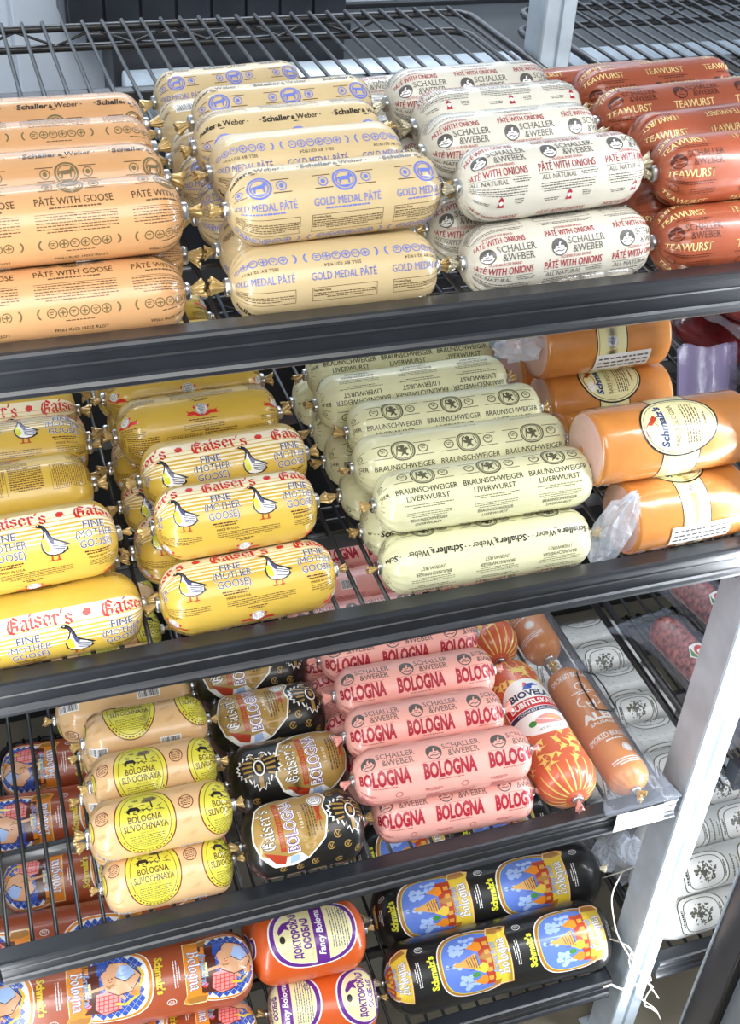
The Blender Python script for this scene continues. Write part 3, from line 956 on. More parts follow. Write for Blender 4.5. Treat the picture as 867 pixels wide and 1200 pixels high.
# black rolls with gold label and eagle
def eagle(s, x, y, k=1.0):
    half = [(0, 9), (1.6, 9.5), (2.2, 12.6), (4.4, 14), (7.4, 12.6), (5, 12), (4.4, 9.4), (6.6, 12), (8.4, 10), (9.6, 13), (11.4, 9.6), (13.6, 11.4), (14, 7.6), (17, 8), (15.6, 4.6), (18, 3.6), (15.6, 1.4), (17.4, -1), (14.4, -2), (15.4, -5), (12, -4.4), (11.6, -8), (8.8, -6), (7.4, -10), (5.4, -7.6), (5.8, -12.6), (3.6, -11), (2.4, -16), (0, -13)]
    s.push(x, y, 0, k)
    for kk, c, l in ((1.0, 'ink_white', 2), (.9, 'ink_black', 3)):
        s.poly([(a * kk, b * kk) for a, b in half] + [(-a * kk, b * kk) for a, b in half[-2:0:-1]], c, l)
    for d in (-1, 1):
        for q in range(4):
            s.line([(d * (4.5 + q * .6), 6 - q * 3.2), (d * (13 - q * .8), 8 - q * 4.2)], 1.5, 'ink_label_gold', 4)
        s.line([(d * 4.4, 11.5), (d * 2, 7)], 1.4, 'ink_label_gold', 4)
    s.line([(0, -6), (0, -12)], 3, 'ink_label_gold', 4)
    s.ell(0, 1, 4.2, 6, 'ink_white', 4); s.ell(0, 1, 3.2, 4.8, 'ink_black', 5); s.rect(-1.4, -1.4, 1.4, 3.2, 'ink_label_gold', 6)
    s.pop()
s = Sheet()
for oy in (0, -130):
    x = -18 if oy == 0 else 26
    s.push(x, 2 + oy, 0, 1.36)
    out = [(-33, 10), (-26, 26), (-8, 36), (8, 36), (14, 31), (22, 36), (31, 31), (34, 22), (29, 13), (31, 4), (26, -12), (10, -26), (-2, -30), (-18, -29), (-30, -18), (-35, -4)]
    s.poly([(a * 1.05, b * 1.05) for a, b in out], 'ink_white', 1); s.poly(out, 'ink_label_gold', 2)
    s.nib("Gaiser's", -17, 5, 7.4, 'ink_white', 5, rot=pi / 2, sx=.86, outline='ink_black')
    s.rect(-13, -17, -8.2, 28, 'ink_rust', 3); s.text('GERMAN BRAND', -9, 5, 3.0, 'ink_label_gold', 4, w=38, rot=pi / 2, bold=.02)
    s.text('BOLOGNA', 3.4, 5, 10, 'ink_white', 5, w=48, rot=pi / 2, bold=.05, serif=True, outline='ink_maroon')
    s.text('BOLOGNA', 3.1, 5, 9.4, 'ink_purple', 6, w=45, rot=pi / 2, bold=-.01, serif=True)
    s.push(10, 6, pi / 2); s.text('1 LB 8 OZ', 0, 0, 2.6, 'ink_white', 3, w=14); s.fine(0, -4, 30, 'ink_brown', 3, 4, 2.4, 1.3, 2); s.fine(-2, -15, 36, 'ink_brown', 3, 1, 2, 1.0, 3); s.pop()
    s.ell(25, 22, 6.5, 6.5, 'ink_white', 3); s.ring(25, 22, 5.8, 5.8, .6, 'ink_slate', 4); s.fine(25, 25, 8, 'ink_slate', 4, 4, 1.8)
    s.poly([(22, 15), (28, 15), (26, 8), (27, 1), (24, 4), (21, 0), (23, 8)], 'ink_rust', 3)
    s.poly([(-30, -18), (-18, -29), (-2, -30), (10, -26), (4, -20), (-6, -22), (-18, -20)], 'ink_white', 3)
    s.poly([(-28, -15), (-18, -26), (-10, -28), (-8, -21), (-20, -17)], 'ink_rust', 4); s.poly([(-6, -29), (3, -27), (2, -21), (-5, -22)], 'ink_cloud', 4)
    s.pop()
    eagle(s, 54 if oy == 0 else -40, 8 + oy, 1.6)
    rg = random.Random(2)
    for (a, b) in ((20, -6), (33, -14), (24, -26), (44, -28), (58, -10), (36, 38), (20, 46), (57, -40), (4, -42), (-14, -46), (54, 40), (33, -48), (-34, -44), (-2, 56), (-30, 50), (-48, -30), (18, 24), (14, -62), (46, -62), (-20, -64)):
        s.ring(a, b + oy, 4.6, 4.6, 1.2, 'ink_label_gold', 0, 16, .6, 6.0); s.line([(a - 1.8, b + oy + 2.4), (a, b + oy - 2.4), (a + 1.6, b + oy + 2)], 1.1, 'ink_label_gold', 0)
KINDS['black'] = Kind('black', .146, .0415, 'casing_black', s, 'tail_gold', cap=.75, pleat=.04, seed=9, clip_r=.004)

s = Sheet()
for i in (-2, -1, 0, 1, 2):
    x = i * 76
    serif_logo(s, x + 6, 19, 6.8, 'ink_grey', 'casing_pink')
    s.text('BOLOGNA', x, -10.5, 16, 'ink_crimson', 2, w=61, bold=.045)
    s.fine(x, -14.4, 50, 'ink_crimson', 1, 1, 2, .8, 3)
    s.line([(x - 30, 7.6), (x + 30, 7.6)], .3, 'ink_crimson', 1)
    s.text('BOLOGNA', x, 92, 13, 'ink_crimson', 2, w=60, bold=.045)
    serif_logo(s, x + 5, 116, 6.2, 'ink_grey')
    s.barcode(x + 5, 62, 20, 12, i + 2); s.nutrition(x, -44, 56, 24, 'ink_crimson'); s.fine(x, 46, 54, 'ink_crimson', 1, 3)
    s.fine(x - 20, -24, 20, 'ink_crimson', 1, 3); s.ring(x + 16, -25, 4, 4, .6, 'ink_crimson', 1)
KINDS['pink'] = Kind('pink', .206, .0328, 'casing_pink', s, 'tail_pink', pleat=.07, seed=10, cap=.8)

# orange rolls, cream label edged in purple
s = Sheet()
for i, oy in ((-1, 0), (0, 0), (1, 0), (-1, -148), (0, -148)):
    x = i * 134 + (4 if oy == 0 else 72)
    s.push(x, 10 + oy, 0, 1.2)
    out = lambda k: [(k * 46 * math.copysign(abs(cos(a)) ** .8, cos(a)), k * 37 * math.copysign(abs(sin(a)) ** .9, sin(a))) for a in [2 * pi * q / 48 for q in range(48)]]
    s.poly(out(1.04), 'ink_white', 1); s.poly(out(1.0), 'ink_purple', 2); s.poly(out(.90), 'ink_white', 3); s.poly(out(.88), 'ink_label_cream', 4)
    s.rect(0, -33.5, 14, 33.5, 'ink_purple', 5); s.text('Fancy Bologna', 10, 0, 6.6, 'ink_white', 6, w=52, rot=pi / 2, bold=.03, shear=.2)
    s.text('ДОКТОРСКАЯ', -15, 0, 7, 'ink_purple', 5, w=52, rot=pi / 2, bold=.05, serif=True)
    s.text('ОСОБАЯ', -4, 0, 7, 'ink_purple', 5, w=34, rot=pi / 2, bold=.05, serif=True)
    s.poly([(-36, 2), (-29, 8), (-24, 6), (-26, 12), (-30, 16), (-34, 12), (-37, 6)], 'ink_purple', 5); s.ell(-33, -3, 3, 4, 'ink_black', 6); s.poly([(-31, 10), (-22, 14), (-21, 18), (-30, 15)], 'ink_purple', 5)
    s.push(20, 2, pi / 2); s.fine(0, 0, 46, 'ink_slate', 5, 7, 2.8, 1.0, 3); s.pop()
    s.ring(33, 17, 4, 4, .8, 'ink_slate', 5); s.fine(33, 18.5, 5, 'ink_slate', 5, 3, 1.6)
    s.pop()
KINDS['orange'] = Kind('orange', .150, .047, 'casing_orange', s, 'tail_gold', cap=.7, pleat=.03, seed=11, clip_r=.004)

# brown rolls with lozenge oval, and black rolls with blue oval: same layout, other pictures
def bologna_ribbon(s, x, y, body, edge):
    s.push(x, y)
    out = [(-9, -24), (-13, -31), (-4, -29), (11, -29), (11, 22), (15, 30), (9, 33), (-6, 33), (-9, 26)]
    s.poly([(a * 1.08, b * 1.05) for a, b in out], edge, 4); s.poly([(a * 1.03, b * 1.02) for a, b in out], 'ink_white', 5); s.poly(out, body, 6)
    s.poly([(-8, 26), (-5, 33), (9, 33), (12, 27), (2, 25)], 'ink_ochre', 7); s.poly([(-9, -24), (-13, -31), (-4, -29), (-2, -23)], 'ink_ochre', 7)
    s.nib('German Brand', -3.4, 1, 4.3, 'ink_cloud', 9, rot=pi / 2, sx=.72, outline='ink_umber', wt=.18)
    s.nib('Bologna', 7.4, 0, 7.2, 'ink_white', 9, rot=pi / 2, sx=.95, outline='ink_royal', wt=.18)
    s.pop()
def german_sheet(kind, sh1, sh2):
    s = Sheet()
    per = 142
    for i in (-1, 0, 1):
        for oy in (0, -157):
            x = i * per + (sh1 if oy == 0 else sh2)
            y0 = oy + 6
            for k, c, l in ((1.06, 'ink_white', 1), (1.03, 'ink_ochre' if kind == 'blue' else 'ink_orange', 2), (.95, 'ink_lime' if kind == 'blue' else 'ink_white', 3)):
                s.ell(x, y0, 48 * k, 44 * k, c, l, 44, p=2.6)
            if kind == 'blue':
                s.ell(x, y0, 44.5, 41, 'ink_sky', 4, 44, p=2.6)
                rg = random.Random(5)
                for cx_, cy_, n in ((-20, 20, 13), (-14, -22, 11), (-30, -4, 4), (-4, 28, 6), (-6, -30, 6)):
                    for q in range(n):
                        a, b = cx_ + rg.uniform(-9, 9), cy_ + rg.uniform(-6, 6)
                        if (abs(a) / 40) ** 2.6 + (abs(b) / 36) ** 2.6 < .9:
                            s.ell(x + a, y0 + b, rg.uniform(2.4, 4.6), rg.uniform(2, 4), 'ink_cloud', 5, 12)
                # onion domes of a brick church, lying on its side
                s.push(x, y0, 0, 1.15)
                s.poly([(-26, 1), (-22, 3.4), (-18, 3), (4, 10), (4, -9), (-18, -2), (-22, -2)], 'ink_dome', 6)
                for q in range(5):
                    s.line([(-9 + q * 3, 4.6 + q * .9), (-7 + q * 3, -4 - q * .9)], .9, 'ink_umber', 7)
                s.line([(-34, .6), (-25, .8)], .7, 'ink_navy', 6)
                for cx_, cy_, r, c in ((6, 17, 6.5, 'ink_orange'), (10, -8, 6.2, 'ink_ribbon'), (8, -22, 6, 'ink_orange'), (16, 4, 6, 'ink_ochre')):
                    s.poly([(cx_ - r * 1.9, cy_), (cx_ - r * .8, cy_ + r * .5), (cx_, cy_ + r), (cx_ + r, cy_ + r * .6), (cx_ + r, cy_ - r * .6), (cx_, cy_ - r), (cx_ - r * .8, cy_ - r * .5)], c, 7)
                    s.line([(cx_ - r * 1.9, cy_), (cx_ - r * 2.9, cy_)], .6, 'ink_umber', 6)
                s.poly([(7, 27), (24, 27), (24, -29), (13, -29), (13, -14), (7, -12)], 'ink_rust', 6)
                for q in range(5):
                    s.rect(15, -24 + q * 10, 21, -19 + q * 10, 'ink_dome', 8)
                s.ell(0, -14, 5, 3, 'ink_green', 8, 10)
                s.pop()
                s.push(x + 38, y0, 0, 1.28); bologna_ribbon(s, 0, 0, 'ink_ribbon', 'ink_orange'); s.pop()
            else:
                s.ell(x, y0, 44.5, 41, 'ink_white', 4, 44, p=2.6)
                for a in range(-8, 9):        # blue and white lozenges
                    for b in range(-9, 10):
                        if (a + b) % 2 == 0:
                            cx_, cy_ = a * 4.4, b * 5.2
                            if (abs(cx_) / 41) ** 2.6 + (abs(cy_) / 38) ** 2.6 < .95:
                                s.poly([(x + cx_ - 4.2, y0 + cy_), (x + cx_, y0 + cy_ - 5), (x + cx_ + 4.2, y0 + cy_), (x + cx_, y0 + cy_ + 5)], 'ink_royal', 5)
                s.poly([(x + 14, y0 + 30), (x + 34, y0 + 30), (x + 34, y0 - 30), (x + 14, y0 - 31)], 'ink_umber', 6)
                # two plain figures in country dress, lying on their side
                s.push(x, y0, 0, 1.22)
                s.poly([(-30, -6), (-20, 8), (-6, 10), (6, 4), (10, -12), (0, -24), (-16, -22)], 'ink_flesh', 6)
                s.poly([(-8, 24), (10, 28), (18, 20), (16, 6), (2, 4), (-8, 12)], 'ink_pinkish', 7)
                for q in range(5):
                    s.line([(-6 + q * 4.6, 8), (-4 + q * 4.6, 24)], .8, 'ink_scarlet', 8)
                    s.line([(-6, 8 + q * 4), (15, 9 + q * 4)], .8, 'ink_scarlet', 8)
                s.poly([(-24, -8), (-14, -2), (-4, -8), (-10, -20), (-22, -18)], 'ink_cloud', 7)
                s.ell(-22, 6, 6, 6.5, 'ink_flesh', 8); s.poly([(-30, 2), (-26, 13), (-17, 12), (-22, 6)], 'ink_orange', 9)
                s.ell(0, -6, 6, 6.5, 'ink_flesh', 8); s.poly([(-4, -2), (2, 3), (7, -2), (2, -1)], 'ink_ochre', 9)
                s.poly([(4, -16), (14, -12), (12, -26), (2, -26)], 'ink_royal', 8)
                for pts in ([(-30, -6), (-20, 8), (-6, 10), (6, 4)], [(10, -12), (0, -24), (-16, -22), (-30, -6)], [(-8, 24), (10, 28), (18, 20), (16, 6)], [(-24, -8), (-14, -2), (-4, -8)]):
                    s.line(pts, .9, 'ink_umber', 9)
                s.line([(-26, 12), (-12, 20), (-4, 18)], 2.6, 'ink_ribbon', 9); s.line([(-28, 4), (-32, -6), (-28, -14)], 2.6, 'ink_ribbon', 9)
                for ex, ey in ((-23, 4), (-20, 5), (-1, -7), (2, -6)):
                    s.ell(ex, ey, .7, .8, 'ink_black', 9, 8)
                s.line([(-23, 8), (-21, 8.6)], .6, 'ink_scarlet', 9); s.line([(-1, -4), (2, -3.6)], .6, 'ink_scarlet', 9)
                s.line([(-12, 14), (4, -2)], 3.2, 'ink_flesh', 9); s.line([(6, 0), (20, 2)], 3, 'ink_flesh', 9)
                s.rect(20, -6, 26, 8, 'ink_label_cream', 8); s.ell(24, 16, 3, 3, 'ink_scarlet', 8)
                s.pop()
                s.push(x + 38, y0, 0, 1.28); bologna_ribbon(s, 0, 0, 'ink_orange', 'ink_ribbon'); s.pop()
            xs = x + 60
            ink = 'ink_white'
            for q in range(3):
                s.push(xs + q * 3.2, y0, pi / 2); s.fine(0, 0, 56 if q else 20, ink, 1, 1, 2, 1.2, q + 2); s.pop()
            s.text("Schmalz's", x - 54, y0 - 2, 9, 'ink_lime' if kind == 'blue' else 'ink_ribbon', 3, w=46, rot=pi / 2, bold=.05, serif=True, outline='ink_black' if kind == 'blue' else 'ink_umber')
            s.push(x - 50.5, y0, pi / 2); s.fine(0, 0, 34, 'ink_lime' if kind == 'blue' else 'ink_ribbon', 2, 1, 2, 1.2, 7); s.pop()
            s.ring(xs + 12, y0 + 34, 6, 4.5, .7, 'ink_white', 1); s.fine(xs + 12, y0 + 36, 7, 'ink_white', 1, 3)
    return s
KINDS['brown'] = Kind('brown', .33, .0465, 'casing_brown', german_sheet('brown', 12, -98), 'tail_gold', cap=.8, pleat=.04, seed=12, clip_r=.004)
KINDS['blue'] = Kind('blue', .335, .050, 'casing_black', german_sheet('blue', -90, -50), 'tail_silver', cap=.8, pleat=.04, seed=13, clip_r=.004)

# chalk-white dry salami with black and white labels
s = Sheet()
for oy in (0, -95):
    for x in (-55, 40):
        for k, c, l in ((1.0, 'ink_moss', 1), (.95, 'ink_white', 2), (.78, 'ink_moss', 3), (.74, 'ink_white', 4)):
            s.ell(x, 4 + oy, 38 * k, 33 * k, c, l, 36, p=3.0)
        rg = random.Random(7)
        for q in range(60):
            a, b, r_ = rg.uniform(0, 6.28), rg.uniform(0, 1) ** .6, rg.uniform(.8, 2.6)
            xx, yy = x + 20 * b * cos(a), 4 + oy + 16 * b * sin(a)
            s.line([(xx, yy), (xx + rg.uniform(-3, 3), yy + rg.uniform(-3, 3)), (xx + rg.uniform(-3, 3), yy + rg.uniform(-3, 3))], r_, 'ink_moss' if q % 3 else 'ink_grey', 5)
        s.push(x - 30, 4 + oy, pi / 2); s.fine(0, 0, 40, 'ink_black', 5, 1, 2, 3.2, 3); s.pop()
        s.push(x + 30, 4 + oy, -pi / 2); s.fine(0, 0, 34, 'ink_moss', 5, 1, 2, 3, 9); s.pop()
    for q in range(3):
        s.push(-8 + q * 7, 4 + oy, pi / 2); s.fine(0, 0, 40, 'ink_moss', 1, 1, 2, 2.6 - q * .6, q); s.pop()
rg = random.Random(17)
for q in range(220):
    a, b = rg.uniform(-120, 120), rg.uniform(-94, 94)
    s.line([(a, b), (a + rg.uniform(2, 6), b + rg.uniform(-1, 1))], .5, 'ink_moss', 0)
KINDS['chalk'] = Kind('chalk', .25, .030, 'casing_chalk', s, 'tail_silver', cap=1.2, pleat=.06, seed=14, npl=22)

# red roll with yellow crackle print and a round-topped white label (lies front to back)
s = Sheet()
rg = random.Random(11)
pts = [(rg.uniform(-84, 84), rg.uniform(-118, 118)) for _ in range(260)]
for (x, y) in pts:
    ax = rg.uniform(0, 6.28)
    k = 1.0 if abs(x) > 30 else .8
    for q in range(3):
        a = ax + q * 2.1 + rg.uniform(-.4, .4)
        l = rg.uniform(5, 11) * k
        w0 = rg.uniform(1.6, 3.2)
        dx, dy = cos(a), sin(a)
        s.poly([(x - dy * w0, y + dx * w0), (x + dy * w0, y - dx * w0), (x + l * .5 * dx + dy * w0 * .35, y + l * .5 * dy - dx * w0 * .35), (x + l * dx, y + l * dy), (x + l * .5 * dx - dy * w0 * .45, y + l * .5 * dy + dx * w0 * .45)], 'ink_crackle', 1)
for d in (-1, 1):
    for q in range(19):
        y = -118 + q * 12.6
        j = rg.uniform(-2, 2)
        s.poly([(d * 82, y + j - .5), (d * 82, y + j + .5), (d * 126, y + 2.2), (d * 126, y - 2.2)], 'ink_crackle', 1)
s.push(12, 2, -pi / 2, 1.3)
s.ell(0, 0, 34, 37, 'ink_white', 2, 40, p=2.3)
s.text('BIOVELA', 0, 13, 7.4, 'ink_navy', 4, w=44, bold=.04)
s.poly([(-6, 22), (0, 29), (8, 30), (14, 27), (6, 26), (4, 22)], 'ink_royal', 4); s.poly([(-4, 25), (2, 30), (-1, 32)], 'ink_scarlet', 5)
s.rect(-32.5, -2, 32.5, 10, 'ink_red', 3); s.text('LIUBITELSKAYA', 0, 1.6, 6.4, 'ink_white', 4, w=54, bold=.03)
s.rect(-33.4, -8, 33.4, -2.8, 'ink_navy', 3); s.text('COOKED BOLOGNA', 0, -7, 3.0, 'ink_white', 4, w=46)
s.ell(4, -20, 15, 6, 'ink_pinkish', 3); s.ell(8, -19, 9, 3.6, 'ink_flesh', 4); s.ell(-14, -21, 4, 3.4, 'ink_green', 4); s.line([(-8, -17), (14, -24)], .8, 'ink_white', 5)
s.text('NET WT. 1.2 LB', 0, -32, 2.6, 'ink_grey', 4, w=24)
s.pop()
KINDS['crackle'] = Kind('crackle', .23, .038, 'casing_red', s, 'tail_pink', cap=.95, pleat=.08, seed=15, npl=26)

# amber roll, white print (lies front to back)
s = Sheet()
for oy in (0, -85, 85):
    s.push(4, oy + 2, -pi / 2, 1.2)
    for d in (-1, 1):       # bull's head emblem
        s.ring(d * 7, 20, 7, 7, 1.4, 'ink_white', 2, 14, (1.6 if d < 0 else -1.5) , (4.6 if d < 0 else 1.5))
        s.line([(d * 2, 14), (d * 5, 20), (d * 3.4, 10)], 1.3, 'ink_white', 2)
    s.line([(-3, 10), (0, 6), (3, 10)], 1.4, 'ink_white', 2); s.line([(-4, 15), (4, 15)], 1.2, 'ink_white', 2)
    s.text('ALEF', 0, -8, 10, 'ink_white', 2, w=40, bold=.05)
    s.text('SAUSAGE', 0, -15, 4, 'ink_white', 2, w=30, bold=.02)
    s.text('SMOKED BOLOGNA', 0, -34, 7, 'ink_white', 2, w=56, bold=.04); s.fine(0, -39, 36, 'ink_white', 2, 1, 2, 2)
    s.ring(8, -52, 6, 6, 1.0, 'ink_white', 2); s.ell(8, -52, 4.4, 4.4, 'ink_white', 2); s.fine(0, -66, 36, 'ink_white', 2, 3, 3, 1.4)
    s.ring(0, 42, 6, 6, 1.2, 'ink_white', 2); s.fine(0, 34, 28, 'ink_white', 2, 2, 3, 1.6); s.text('SMOKED BOLOGNA', 0, 58, 7, 'ink_white', 2, w=56, bold=.04)
    s.pop()
KINDS['amber'] = Kind('amber', .21, .027, 'casing_amber', s, 'tail_gold', cap=1.0, pleat=.08, seed=16)
